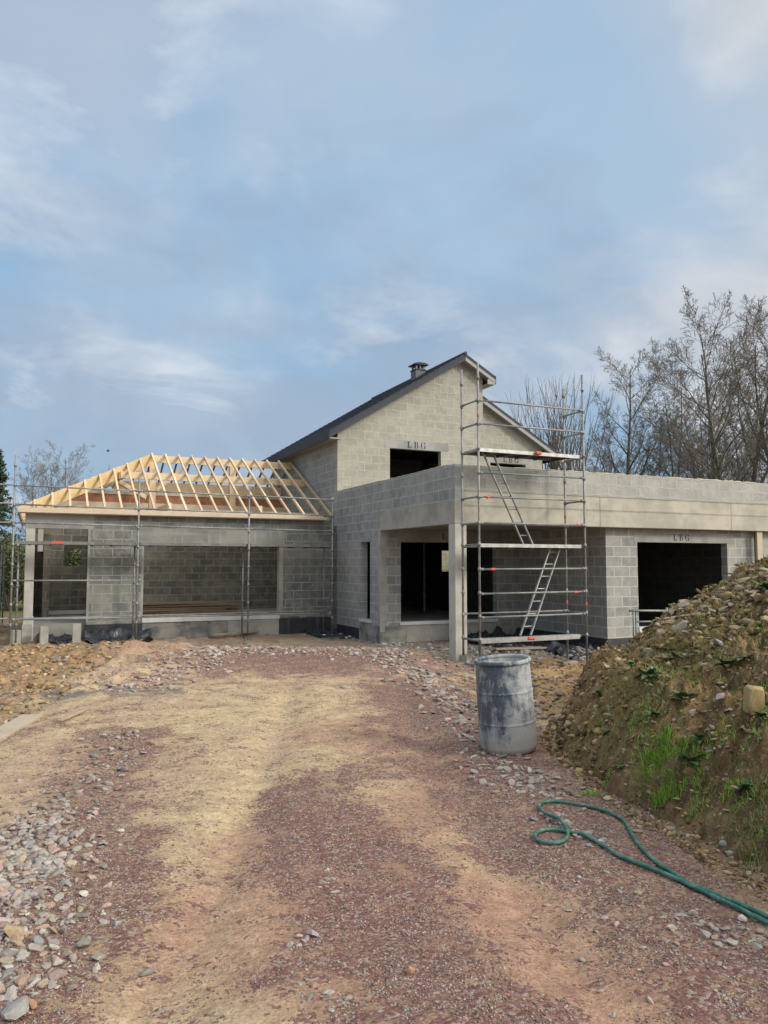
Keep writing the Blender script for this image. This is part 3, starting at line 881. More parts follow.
def scatter_mesh(name, x, y, z, s_, col, base, faces, mat, label, sink=0.2, tilt=0.35):
    V = []; Fc = []; Cc = []
    nb = len(base[0])
    idx = rng.integers(len(base), size=len(x)); ang = rng.uniform(0, 6.28, len(x)); tl = rng.normal(size=len(x)) * tilt
    B = np.stack(base)[idx] * s_[:, None, None] * 1.2
    c_, sn = np.cos(ang)[:, None], np.sin(ang)[:, None]
    bx, by, bz = B[:, :, 0] * c_ - B[:, :, 1] * sn, B[:, :, 0] * sn + B[:, :, 1] * c_, B[:, :, 2]
    ct, stt = np.cos(tl)[:, None], np.sin(tl)[:, None]
    by2, bz2 = by * ct - bz * stt, by * stt + bz * ct
    V = np.stack([bx + x[:, None], by2 + y[:, None], bz2 + z[:, None] + s_[:, None] * sink], 2).reshape(-1, 3)
    Fc = (faces[None] + (np.arange(len(x)) * nb)[:, None, None]).reshape(-1, 3)
    Cc = np.repeat(col, nb, 0)
    o_ = mesh_obj(name, V, Fc, mat, cols=Cc)
    return tag(o_, label, kind='stuff')


rest = order[N_IND:]
rc = np.array([stones[k][3] for k in rest])
scatter_mesh('rubble', sx[rest], sy_[rest], sz[rest], ss[rest], rc, STV, STF, M_stone, 'small broken stones scattered over the track edges and mound')

# fine chips, dense where the ground is the reddish crushed stone
def chips(n, l0, l1, f0, f1, smin, smax):
    f = f0 * (f1 / f0) ** rng.uniform(0, 1, n)
    l = rng.uniform(-1, 1, n)
    l = np.where(l > 0, l * l1 / f1 * f, l * (-l0) / f1 * f)
    x, y = to_xy(l, f)
    c, mk = ground_colour(x, y)
    toe = np.interp(f, TOE[:, 0], TOE[:, 1])
    lftc = l < (-3.2 - 0.15 * f)
    keep_ = (rng.uniform(0, 1, n) < (0.12 + 0.88 * np.clip((mk - 0.1) * 1.8, 0, 1)) * np.where(lftc, 0.15, 1)) & (l < toe + 0.05) & (fbm(x, y, 6.0, 3, 301) > 0.38 + 0.1 * (1 - mk))
    x, y, f, mk = x[keep_], y[keep_], f[keep_], mk[keep_]
    s_ = (smin + (smax - smin) * rng.uniform(0, 1, len(x)) ** 3.0) * (0.6 + 0.09 * f)
    names = ['purple', 'red', 'purple', 'red', 'lilac', 'dark', 'grey', 'pink', 'purple', 'tan']
    ci = rng.integers(len(names), size=len(x))
    cc = np.array([SP[k] for k in names])[ci] * rng.uniform(0.8, 1.15, (len(x), 1))
    return x, y, ground_h(x, y), s_, cc


cx_, cy_, cz_, cs_, cc_ = chips(420000, -12, 9.5, 2.0, 17.0, 0.0018, 0.013)
scatter_mesh('gravel', cx_, cy_, cz_, cs_, cc_, CHV, CHF, M_chip, 'reddish purple crushed stone chips pressed into the track', sink=0.05, tilt=0.3)
# clods on the mound and on the clay
n_ = 60000
f_ = rng.uniform(2.6, 13.0, n_); l_ = np.interp(f_, TOE[:, 0], TOE[:, 1]) + np.abs(rng.uniform(-0.03, 1, n_)) * 4.5 - 0.1
x_, y_ = to_xy(l_, f_); z_ = top_h(x_, y_)
pc = np.array([SP['ochre'], SP['tan'], soil_a * 0.9, soil_b, soil_a, soil_b, soil_b * 0.8])[rng.integers(7, size=n_)] * rng.uniform(0.7, 1.1, (n_, 1))
scatter_mesh('earth_clods', x_, y_, z_, 0.004 + 0.042 * rng.uniform(0, 1, n_) ** 4 * np.where(f_ > 7, 1.5, 0.8), pc, CHV, CHF, M_chip, 'crumbled earth clods lying over the mound', sink=0.1)
n_ = 30000
f_ = rng.uniform(9, 17.5, n_); l_ = rng.uniform(-11.5, 7.5, n_)
ok = (l_ < -3.0 - 0.15 * f_) | ((l_ > 1.3 + 0.06 * f_) & (f_ > 9.5)); f_, l_ = f_[ok], l_[ok]
x_, y_ = to_xy(l_, f_); z_ = ground_h(x_, y_)
pc = np.array([PAL['clay'], PAL['clay'] * 0.8, PAL['brown'], PAL['tan'], PAL['grey']])[rng.integers(5, size=len(x_))] * rng.uniform(0.7, 1.15, (len(x_), 1))
scatter_mesh('clay_clods', x_, y_, z_, 0.008 + 0.085 * rng.uniform(0, 1, len(x_)) ** 4, pc, CHV, CHF, M_chip, 'lumps of orange clay on the dug ground', sink=0.1)

# ------------------------------------------------------------------ grass and weeds
def blades(name, spots, label, base_cols, curl=1.55):
    V = []; Fc = []; Cc = []
    for (x, y, rad, n, hgt, w_, ci) in spots:
        a = rng.uniform(0, 6.28, n); r_ = rad * np.sqrt(rng.uniform(0, 1, n))
        bx, by = x + r_ * np.cos(a), y + r_ * np.sin(a)
        bz = top_h(bx, by) - 0.01
        for k in range(n):
            h = 0.85 * hgt * rng.uniform(0.4, 1.15); az = rng.uniform(0, 6.28); lean = rng.uniform(0.15, 0.75) * curl
            dx_, dy_ = math.cos(az), math.sin(az); px_, py_ = -dy_ * w_ / 2, dx_ * w_ / 2
            b0 = len(V)
            for t_, ww in ((0, 1), (0.35, 0.9), (0.7, 0.6), (1.0, 0.08)):
                ox = h * lean * t_ * t_; zz = h * t_ * (1 - 0.35 * lean * t_)
                V.append((bx[k] + dx_ * ox + px_ * ww, by[k] + dy_ * ox + py_ * ww, bz[k] + zz))
                V.append((bx[k] + dx_ * ox - px_ * ww, by[k] + dy_ * ox - py_ * ww, bz[k] + zz))
            Fc += [(b0 + 2 * q, b0 + 2 * q + 1, b0 + 2 * q + 3, b0 + 2 * q + 2) for q in range(3)]
            c_ = np.array(base_cols[ci]) * rng.uniform(0.7, 1.3); Cc += [c_] * 8
    o_ = mesh_obj(name, np.array(V), np.array(Fc), M_grass, cols=np.array(Cc))
    return tag(o_, label, kind='stuff')


GC = [(0.24, 0.40, 0.055), (0.22, 0.30, 0.07), (0.34, 0.30, 0.15)]
spots = []
for (px, py, rad, n, h, ci) in [(655, 768, 0.13, 620, 0.14, 0), (680, 762, 0.14, 420, 0.12, 0), (668, 785, 0.12, 260, 0.12, 0), (705, 770, 0.10, 160, 0.09, 0), (590, 795, 0.07, 110, 0.06, 0),
                                (628, 650, 0.15, 160, 0.09, 1), (690, 625, 0.28, 300, 0.07, 0), (720, 628, 0.25, 200, 0.06, 0), (760, 627, 0.2, 160, 0.06, 0), (640, 670, 0.2, 140, 0.08, 1),
                                (695, 655, 0.4, 380, 0.06, 1), (725, 648, 0.35, 260, 0.06, 1), (605, 705, 0.15, 150, 0.07, 0), (600, 720, 0.10, 90, 0.07, 0), (635, 715, 0.13, 150, 0.07, 0),
                                (697, 685, 0.12, 150, 0.06, 0), (640, 745, 0.10, 120, 0.07, 0), (720, 745, 0.12, 150, 0.07, 0), (755, 745, 0.15, 180, 0.08, 1), (750, 800, 0.14, 240, 0.09, 1),
                                (762, 840, 0.12, 200, 0.10, 1), (745, 770, 0.15, 160, 0.07, 0), (610, 775, 0.08, 90, 0.07, 0), (752, 870, 0.05, 60, 0.07, 2), (700, 800, 0.1, 110, 0.07, 1),
                                (625, 690, 0.08, 80, 0.06, 2), (585, 755, 0.07, 50, 0.05, 1), (655, 655, 0.2, 120, 0.07, 1), (615, 740, 0.1, 70, 0.05, 1), (765, 700, 0.15, 120, 0.07, 0), (675, 835, 0.05, 36, 0.05, 2)]:
    q = at_top(px, py)
    spots.append((q[0], q[1], rad, int(n * 1.6), h, 0.0045, ci))
for _ in range(950):
    f = rng.uniform(3.0, 12.0); l = np.interp(f, TOE[:, 0], TOE[:, 1]) + rng.uniform(0.3, 4.0)
    x, y = to_xy(l, f)
    spots.append((x, y, rng.uniform(0.04, 0.22), int(rng.uniform(15, 80)), rng.uniform(0.03, 0.085), 0.005, int(rng.integers(3))))
blades('grass', spots, 'green grass tufts sprouting on the earth mound', GC)


def weed(px, py, size, n, label, hue=(0.07, 0.13, 0.03)):
    q = at_top(px, py)
    t = thing('weed', q, label, 'weed', 'leafy weeds on the mound')
    mbk = MB(); stm = MB()
    for k in range(int(n * 2.2)):
        az = rng.uniform(0, 6.28); L_ = 0.72 * size * rng.uniform(0.35, 1.1); el = rng.uniform(0.25, 1.1); wd = L_ * 0.24
        dirh = Vector((math.cos(az), math.sin(az), 0)); sidev = Vector((-math.sin(az), math.cos(az), 0))
        pts = []
        for t_ in (0.0, 0.25, 0.5, 0.75, 1.0):
            pts.append(dirh * L_ * t_ * math.cos(el * (1 - 0.6 * t_)) + Vector((0, 0, L_ * (math.sin(el) * t_ - 0.55 * t_ * t_ * math.cos(el)))) + Vector((0, 0, 0.02)))
        vs = []
        for pnt, ww in zip(pts, (0.12, 0.8, 1.0, 0.7, 0.05)):
            vs += [pnt - sidev * wd * ww + Vector((0, 0, 0.12 * wd)), pnt, pnt + sidev * wd * ww + Vector((0, 0, 0.12 * wd))]
        fs = []
        for i_ in range(4):
            for j in range(2):
                a_ = i_ * 3 + j
                fs.append((a_, a_ + 1, a_ + 4, a_ + 3))
        mbk.add(vs, fs)
        stm.tube([Vector((0, 0, -0.02)), pts[1]], [0.004, 0.002], 4)
    stm.build('stem', M_weed_stem, t)
    mbk.build('foliage', M_weed, t)
    return t


M_weed = plain_mat('weed_leaf', (0.085, 0.15, 0.045), 0.7, 0.45, 20.0)
M_weed_stem = plain_mat('weed_stem', (0.16, 0.14, 0.06), 0.7, 0.2)
for (px, py, s_, n_, lab) in [(650, 678, 0.20, 16, 'broad leafed weed drooping over the lip of the cut bank'), (684, 703, 0.17, 15, 'bluish leafy weed low on the middle of the mound face'),
                              (632, 668, 0.14, 10, 'light green weed at the left end of the mound top'), (725, 668, 0.16, 12, 'dark leafy weed right of the middle on the mound top'),
                              (762, 590, 0.20, 14, 'dark weed below the boulders high on the mound'), (653, 720, 0.12, 10, 'small weed in the middle of the cut face'),
                              (744, 662, 0.15, 10, 'dark weed left of the upright ochre stone'), (700, 745, 0.13, 10, 'small weed right of the thick grass tuft'), (600, 700, 0.13, 12, 'weed clinging to the steep left end of the bank'), (608, 735, 0.11, 10, 'weed low on the steep left end of the bank'),
                              (690, 765, 0.16, 14, 'leafy weed growing against the right side of the thick grass tuft'), (745, 800, 0.15, 14, 'weed on the bank above the hose at the right edge'), (620, 770, 0.12, 12, 'weed at the left foot of the thick grass tuft'),
                              (760, 720, 0.13, 12, 'weed just below the upright ochre stone'), (675, 660, 0.12, 10, 'little weed between the lip weed and the dark top weed')]:
    weed(px, py, s_, n_, lab)

# ------------------------------------------------------------------ the house
XS, YG, YW, YP, YF, YB, YSB = 8.42, 21.9, 22.4, 14.95, 14.65, 18.69, 23.5
house = thing('house', (XS, YG, 0), 'unfinished grey concrete block house with gabled upper storey and open timber wing roof', 'house')
HO = Vector((XS, YG, 0))
house.location = (0, 0, 0)


def part(mb, name, mat, parent=None, bevel=0.0, label=None, smooth=False):
    return mb.build(name, mat, parent or house, smooth, bevel, label)


def wall(axis, c0, c1, u0, u1, z0, z1, holes, mat, name='wall', label=None):
    """wall lying along x (axis 1) or y (axis 0) with rectangular holes (u0,u1,z0,z1)"""
    us = sorted({u0, u1, *[h[0] for h in holes], *[h[1] for h in holes]})
    mbk = MB()
    for a, b in zip(us[:-1], us[1:]):
        zs = [(z0, z1)]
        for h in holes:
            if h[0] <= a + 1e-6 and h[1] >= b - 1e-6:
                nz_ = []
                for (p, q) in zs:
                    if h[2] > p: nz_.append((p, min(q, h[2])))
                    if h[3] < q: nz_.append((max(p, h[3]), q))
                zs = [s_ for s_ in nz_ if s_[1] - s_[0] > 1e-4]
        for p, q in zs:
            if axis == 1: mbk.box(a, b, c0, c1, p, q)
            else: mbk.box(c0, c1, a, b, p, q)
    return part(mbk, name, mat, label=label)


T = 0.20
# ---- wing front wall: lintel zone and piers
wall(1, YW, YW + T, -0.26, XS, 0.38, 3.36, [(-0.27, 1.30, 0.0, 3.0), (2.78, 6.74, 0.0, 3.03)], M_wing, label='stained block front wall of the low wing')
part(MB().box(1.32, 2.80, YW - 0.004, YW + T, 0.36, 0.45), 'footing', M_found)
part(MB().box(1.30, 2.78, YW + 0.01, YW + T, -0.5, 0.36), 'footing', M_bitum)
part(MB().box(2.78, 6.74, YW + 0.01, YW + T, -0.5, 0.37), 'footing', M_found, label='bitumen stained footing under the wide opening')
part(MB().box(5.2, 6.74, YW - 0.012, YW + 0.008, -0.5, 0.36), 'footing', M_conc)
part(MB().box(6.74, XS, YW + 0.01, YW + T, -0.5, 0.38), 'footing', M_bitum)
part(MB().box(2.77, 6.76, YW - 0.03, YW + T + 0.02, 0.373, 0.50), 'sill', M_smooth, label='white sill of the wide wing opening')
lt = part(MB().box(2.56, 6.9, YW - 0.008, YW + T, 2.56, 3.03), 'lintel', M_streak, bevel=0.005, label='long concrete lintel over the wide wing opening')
part(MB().box(2.78, 6.74, YW - 0.03, YW + 0.05, 2.53, 2.60), 'lintel_edge', M_lint, lt)
part(MB().box(1.30, 1.36, YW - 0.004, YW + T + 0.01, 0.44, 3.0), 'door_jamb', M_lint)
part(MB().box(2.72, 2.785, YW - 0.004, YW + T + 0.01, 0.5, 2.56), 'door_jamb', M_conc)
part(MB().box(6.735, 6.86, YW - 0.004, YW + T + 0.01, 0.5, 2.56), 'door_jamb', M_conc)
part(MB().box(-0.26, 1.45, YW - 0.005, YW + T - 0.01, 2.97, 3.36), 'lintel', M_lint, label='concrete lintel over the left doorway of the wing')
part(MB().box(-0.25, -0.02, YW + 0.0, YW + 0.24, 0.10, 2.97), 'column', M_col, bevel=0.008, label='pale column at the left corner of the wing')
part(MB().box(-0.27, -0.03, YW - 0.01, YW + 0.25, -0.3, 0.42), 'column_base', M_conc)
part(MB().box(0.05, 0.18, YW + 0.02, YW + T, 2.35, 2.97), 'column_bracket', M_conc)
part(MB().box(-0.2, 0.0, YW + 0.02, YW + 0.25, -0.3, 0.62), 'column_base', M_smooth)
part(MB().box(0.2, XS, 27.38, 27.6, 3.36, 4.12), 'wall_plate_board', M_timber2)
part(MB().box(0.9, XS, 27.4, 27.58, 4.12, 4.40), 'wall', M_brick, label='course of red clay brick seen through the rafters')
part(MB().box(0.9, XS, 27.37, 27.61, 4.40, 4.50), 'wall_plate_board', M_timber2)
part(MB().box(-0.02, 1.30, YW + 0.24, YW + 0.29, -0.5, 0.37), 'footing', M_bitum)  # dark strip added over the slab edge: doorway recess shade put into colour
# left end, back walls, partitions
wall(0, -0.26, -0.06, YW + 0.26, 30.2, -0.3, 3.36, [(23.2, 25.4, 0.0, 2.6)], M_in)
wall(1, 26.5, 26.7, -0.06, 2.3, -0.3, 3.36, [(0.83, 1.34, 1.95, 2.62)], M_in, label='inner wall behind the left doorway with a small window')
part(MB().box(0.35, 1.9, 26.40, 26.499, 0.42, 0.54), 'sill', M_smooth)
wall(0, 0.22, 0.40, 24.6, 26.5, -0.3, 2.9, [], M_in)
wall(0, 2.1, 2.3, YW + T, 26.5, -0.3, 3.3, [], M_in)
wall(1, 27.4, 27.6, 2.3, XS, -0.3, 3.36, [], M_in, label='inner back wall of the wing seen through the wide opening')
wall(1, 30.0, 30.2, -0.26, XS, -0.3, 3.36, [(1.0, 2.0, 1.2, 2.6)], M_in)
part(MB().box(-0.06, XS, 29.98, 30.22, 3.36, 3.72), 'wall', M_brick, label='course of red clay brick on the rear wing wall')
part(MB().box(-0.05, XS - 0.01, YW + T, 29.99, -0.3, 0.40), 'floor_slab', M_floor)
# ---- tall left side wall of the main house (plane X = XS), runs from porch to gable corner and behind
NW = (19.36, 20.01, 0.46, 2.63)
wall(0, XS, XS + T, YB, YG, 0.20, 4.26, [NW], M_side, label='smeared grey side wall with the narrow window')
part(MB().box(XS + 0.003, XS + T, YB + 0.004, YG, -0.5, 0.20), 'footing', M_bitum)
part(MB().box(XS - 0.012, XS + T, 18.69, 20.1, -0.45, 0.36), 'footing', M_found, label='patchy rough footing below the narrow window')
part(MB().box(XS - 0.03, XS + T, NW[0] - 0.08, NW[1] + 0.05, 0.40, 0.47), 'sill', M_smooth)
part(MB().box(XS - 0.006, XS + T, NW[0] - 0.1, NW[1] + 0.1, 2.63, 2.90), 'lintel', M_blint, label='short lintel over the narrow window')
# stiffener at porch corner (cast)
part(MB().box(XS - 0.004, XS + T + 0.003, YB - 0.003, YB + 0.14, 0.20, 2.93), 'corner_post', M_conc)
# upper part of side wall over the porch: cast band then blocks
wall(0, XS, XS + T, YF + 0.004, YB, 3.42, 4.235, [], M_side, label='grey block side of the terrace parapet')
part(MB().box(XS - 0.005, XS + T, YF + 0.003, YB, 2.912, 3.42), 'beam', M_conc, label='cast band over the open side of the porch')
# front band and parapet
XE = 22.0
part(MB().box(XS + T, XE, YF, YF + T, 2.91, 3.64), 'beam', M_beam, bevel=0.01, label='long tan cast concrete beam over porch and garage')
bl = MB()
for (xa, xb) in ((8.6, 12.45), (12.5, 16.9), (16.93, 21.8)):
    bl.box(xa, xb, YF - 0.006, YF, 3.30, 3.335)
for xa in (12.47, 16.9):
    bl.box(xa, xa + 0.02, YF - 0.006, YF - 0.001, 2.93, 3.66)
bl.box(8.6, XE, YF - 0.012, YF, 3.64, 3.655)
part(bl, 'formwork_seam', conc_mat('seam', (0.34, 0.315, 0.26)))
wall(1, YF + 0.006, YF + T, XS + T, XE, 3.655, 4.22, [], M_front, name='parapet', label='two courses of block on the tan beam')

# rough mortar on top of the parapet
def rough_cap(p, q, wd, z, hmax, seed):
    p = np.array(p); q = np.array(q); L_ = np.linalg.norm(q - p); n = int(L_ / 0.05)
    dirv = (q - p) / L_; nr = np.array([-dirv[1], dirv[0]])
    hs = 0.012 + hmax * np.clip(fbm(np.arange(n) * 0.35, np.zeros(n) + seed, 1.0, 3, seed) - 0.3, 0, 1)
    mbk = MB(); vs = []
    for i_ in range(n):
        c_ = p + dirv * L_ * i_ / (n - 1)
        for s_, zz in ((-1, z), (-0.9, z + hs[i_]), (0.9, z + hs[i_]), (1, z)):
            vs.append((c_[0] + nr[0] * s_ * wd / 2, c_[1] + nr[1] * s_ * wd / 2, zz))
    fs = [(i_ * 4 + j, i_ * 4 + j + 1, i_ * 4 + j + 5, i_ * 4 + j + 4) for i_ in range(n - 1) for j in range(3)]
    fs += [(0, 1, 2, 3), ((n - 1) * 4 + 3, (n - 1) * 4 + 2, (n - 1) * 4 + 1, (n - 1) * 4)]
    mbk.add(vs, fs)
    return mbk
M_mort = conc_mat('top_mortar', (0.46, 0.42, 0.32), (0.36, 0.33, 0.25))
part(rough_cap((XS + 0.35, YF + 0.1), (XE, YF + 0.1), 0.2, 4.22, 0.05, 3), 'mortar_bed', M_mort)
part(rough_cap((XS + 0.1, YF + 0.3), (XS + 0.1, YG), 0.2, 4.24, 0.03, 9), 'mortar_bed', M_mort)
# terrace slab (also porch ceiling)
part(MB().box(XS + T, XE, YF + T, YB + 5.5, 2.95, 3.2), 'floor_slab', M_floor, label='terrace slab over porch and garage')
# porch column
part(MB().box(XS, XS + 0.30, YF + 0.012, YF + 0.30, -0.35, 2.91), 'column', M_col, bevel=0.01, label='pale concrete column at the porch corner')
# porch back wall
wall(1, YB, YB + T, XS + T, 12.89, 0.20, 2.95, [(9.04, 12.1, 0.0, 2.61)], M_pier)
part(MB().box(XS + 0.15, XS + 0.8, YB - 0.01, YB + 0.1, -0.4, 0.36), 'footing', M_found)
part(MB().box(9.04, 12.89, YB + 0.01, YB + T, -0.5, 0.36), 'footing', M_conc)
part(MB().box(9.0, 12.12, YB - 0.04, YB + T, 0.365, 0.45), 'sill', M_smooth, label='white sill of the porch opening')
plin = part(MB().box(8.95, 12.3, YB - 0.006, YB + T, 2.61, 2.95), 'lintel', M_lint)
# garage: side wall to the porch, front with opening
GX = 12.89
part(MB().box(GX + T + 0.003, GX + T + 0.03, YP + T, 21.8, 0.21, 2.94), 'shade_lining', M_inshade)  # thin dark skin added over the wall, carries the garage shade as colour
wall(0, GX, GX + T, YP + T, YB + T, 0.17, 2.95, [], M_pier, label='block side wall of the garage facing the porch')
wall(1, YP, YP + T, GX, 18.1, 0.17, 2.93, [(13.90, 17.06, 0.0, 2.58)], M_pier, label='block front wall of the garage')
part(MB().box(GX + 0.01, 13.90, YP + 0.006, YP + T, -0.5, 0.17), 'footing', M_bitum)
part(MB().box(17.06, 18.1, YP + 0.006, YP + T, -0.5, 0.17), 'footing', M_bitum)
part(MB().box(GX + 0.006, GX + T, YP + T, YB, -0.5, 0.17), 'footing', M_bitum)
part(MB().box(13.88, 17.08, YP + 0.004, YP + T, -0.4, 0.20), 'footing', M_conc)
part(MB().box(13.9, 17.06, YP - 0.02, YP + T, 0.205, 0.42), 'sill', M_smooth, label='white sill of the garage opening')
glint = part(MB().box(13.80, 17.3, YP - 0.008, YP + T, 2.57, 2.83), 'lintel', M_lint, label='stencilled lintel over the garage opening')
wall(0, 17.9, 18.1, YP + T, 22.0, -0.3, 2.95, [], M_inshade)
wall(1, 21.8, 22.0, GX + T, 17.9, -0.3, 2.95, [], M_inshade)
part(MB().box(GX + T, 17.9, YP + T, 21.8, -0.3, 0.21), 'floor_slab', M_floor)
# far right bay behind the beam
part(MB().box(18.38, 18.72, YP, YP + 0.3, -0.4, 2.91), 'column', M_conc, label='grey column at the right end under the beam')
part(MB().box(21.3, 21.6, YP, YP + 0.3, -0.4, 2.91), 'column', M_conc)
wall(1, 22.0, 22.2, 18.1, 21.8, -0.3, 2.95, [(18.6, 21.4, 0.2, 2.4)], M_in)
# ground-floor interior of main house
part(MB().box(XS + T, GX, YB + T, 29.0, -0.3, 0.42), 'floor_slab', M_floor)
part(MB().box(XS + T, 17.3, YSB, 29.0, 2.95, 3.2), 'floor_slab', M_floor)
wall(0, 17.1, 17.3, YSB + T, 29.0, -0.3, 6.2, [], M_inshade)
wall(1, 29.0, 29.2, XS + T + 0.002, 17.1, -0.3, 3.2, [(16.0, 16.6, 1.70, 2.60)], M_inshade)
pst = MB()
for px_ in (10.2, 11.9, 13.4):
    pst.tube([(px_, 22.8, 0.42), (px_, 22.8, 2.95)], 0.035, 8)
part(pst, 'shoring_prop', M_steel)

# ---- upper storey
RX, RZ = 12.84, 9.02                 # ridge line (top of roof) at the verge
SLL, SLR = (9.02 - 6.09) / (12.84 - 8.06), 0.56
def rzL(x): return RZ - SLL * (RX - x)
def rzR(x): return RZ - SLR * (x - RX)
WD = 0.17
gw = (10.21, 12.07, 4.68, 5.73)
g = MB()
EX = 13.70
def gp(pts): g.prism(pts, 1, YG, YG + T)
gp([(XS, 3.2), (gw[0], 3.2), (gw[0], rzL(gw[0]) - WD), (XS, rzL(XS) - WD)])
gp([(gw[0], 3.2), (gw[1], 3.2), (gw[1], gw[2]), (gw[0], gw[2])])
gp([(gw[0], gw[3]), (gw[1], gw[3]), (gw[1], rzL(gw[1]) - WD), (gw[0], rzL(gw[0]) - WD)])
gp([(gw[1], 3.2), (EX, 3.2), (EX, rzR(EX) - WD), (RX, RZ - WD), (gw[1], rzL(gw[1]) - WD)])
part(g, 'wall', M_gable, label='yellowish block gable wall of the upper storey')
ulin = part(MB().box(10.02, 12.35, YG - 0.006, YG + T, gw[3] - 0.01, gw[3] + 0.27), 'lintel', M_lint, label='stencilled lintel over the gable window')
# set-back right part
sw = (15.0, 16.55, 4.6, 5.72)
g = MB()
def gp(pts): g.prism(pts, 1, YSB, YSB + T)
gp([(EX - T, 3.2), (sw[0], 3.2), (sw[0], rzR(sw[0]) - WD), (EX - T, rzR(EX - T) - WD)])
gp([(sw[0], 3.2), (sw[1], 3.2), (sw[1], sw[2]), (sw[0], sw[2])])
gp([(sw[0], sw[3]), (sw[1], sw[3]), (sw[1], rzR(sw[1]) - WD), (sw[0], rzR(sw[0]) - WD)])
gp([(sw[1], 3.2), (17.3, 3.2), (17.3, rzR(17.3) - WD), (sw[1], rzR(sw[1]) - WD)])
part(g, 'wall', M_gable, label='set back right half of the gable behind the scaffold')
slin = part(MB().box(14.8, 16.9, YSB - 0.006, YSB + T, sw[3] - 0.005, sw[3] + 0.27), 'lintel', M_lint, label='stencilled lintel over the set back window')
wall(0, EX - T, EX, YG + T, YSB, 3.2, rzR(EX) - WD, [], M_gable)
wall(0, XS, XS + T, YG + 0.0 + T, 29.0, 3.2, rzL(XS) - WD, [], M_side, label='shaded left flank of the upper storey')
wall(0, XS, XS + T, YG, 29.0, -0.4, 3.2, [], M_in)
part(MB().box(XS + T, EX - T, YG + 0.25, 28.9, 3.2, 3.22), 'floor_slab', M_floor)
part(MB().box(XS + T, 13.5, 26.0, 26.2, 3.22, 6.0), 'wall', M_in)
part(MB().box(14.0, 17.0, 26.5, 26.7, 3.22, 6.0), 'wall', M_in)
part(MB().prism([(XS + T, 3.2), (17.1, 3.2), (17.1, 6.1), (RX, RZ - WD - 0.03), (XS + T, 6.0)], 1, 28.98, 29.18), 'wall', M_in)
# ---- roof
y0, y1 = YG - 0.32, 29.3
xl = 8.02; xr1 = 14.00; xr2 = 17.92
TH = 0.13
rf = MB()
rf.prism([(RX, RZ), (xl, rzL(xl)), (xl, rzL(xl) - TH), (RX, RZ - TH)], 1, y0, y1)
part(rf, 'roof', M_slate, label='dark slate left slope of the main roof')
rf = MB()
rf.prism([(RX, RZ), (xr1, rzR(xr1)), (xr1, rzR(xr1) - TH), (RX, RZ - TH)], 1, y0, YSB - 0.3)
rf.prism([(RX, RZ), (xr2, rzR(xr2)), (xr2, rzR(xr2) - TH), (RX, RZ - TH)], 1, YSB - 0.3, y1)
part(rf, 'roof', M_slate, label='dark slate right slope, stepping back at the scaffold')
# slate courses standing proud so the roof edge reads as layered
sc = MB()
for k in range(24):
    xa = xl + (RX - xl) * k / 24; xb = xl + (RX - xl) * (k + 1) / 24
    sc.prism([(xa, rzL(xa) + 0.022), (xb, rzL(xb) + 0.004), (xb, rzL(xb)), (xa, rzL(xa))], 1, y0 - 0.02, y1)
part(sc, 'slate_courses', M_slate)
part(MB().tube([(RX, y0 - 0.03, RZ + 0.0), (RX, y1, RZ + 0.0)], 0.06, 8), 'ridge_cap', M_slate)
bg_ = MB()
bg_.prism([(RX, RZ - TH + 0.01), (xl, rzL(xl) - TH + 0.01), (xl, rzL(xl) - TH - 0.10), (RX, RZ - TH - 0.10)], 1, y0 - 0.015, y0 + 0.012)
part(bg_, 'barge_board', M_barge)
bg_ = MB()
bg_.prism([(RX, RZ - TH), (xr1, rzR(xr1) - TH), (xr1, rzR(xr1) - TH - 0.12), (RX, RZ - TH - 0.12)], 1, y0 - 0.012, y0 + 0.012)
part(bg_, 'barge_board', M_soffit)
bg_ = MB()
bg_.prism([(EX, rzR(EX) - TH), (xr2, rzR(xr2) - TH), (xr2, rzR(xr2) - TH - 0.13), (EX, rzR(EX) - TH - 0.13)], 1, YSB - 0.312, YSB - 0.288)
part(bg_, 'barge_board', M_soffit)
sf = MB()
s1, s2 = TH + 0.035, TH + 0.055
sf.prism([(RX, RZ - s1), (xl, rzL(xl) - s1), (xl, rzL(xl) - s2), (RX, RZ - s2)], 1, y0 + 0.014, YG - 0.002)
sf.prism([(RX, RZ - s1), (xr1, rzR(xr1) - s1), (xr1, rzR(xr1) - s2), (RX, RZ - s2)], 1, y0 + 0.014, YG - 0.002)
sf.prism([(EX + 0.003, rzR(EX) - s1), (xr1, rzR(xr1) - s1), (xr1, rzR(xr1) - s2), (EX + 0.003, rzR(EX) - s2)], 1, YG, YSB - 0.3)
sf.prism([(EX + 0.003, rzR(EX) - s1), (xr2, rzR(xr2) - s1), (xr2, rzR(xr2) - s2), (EX + 0.003, rzR(EX) - s2)], 1, YSB - 0.285, YSB - 0.002)
part(sf, 'soffit', M_soffit)
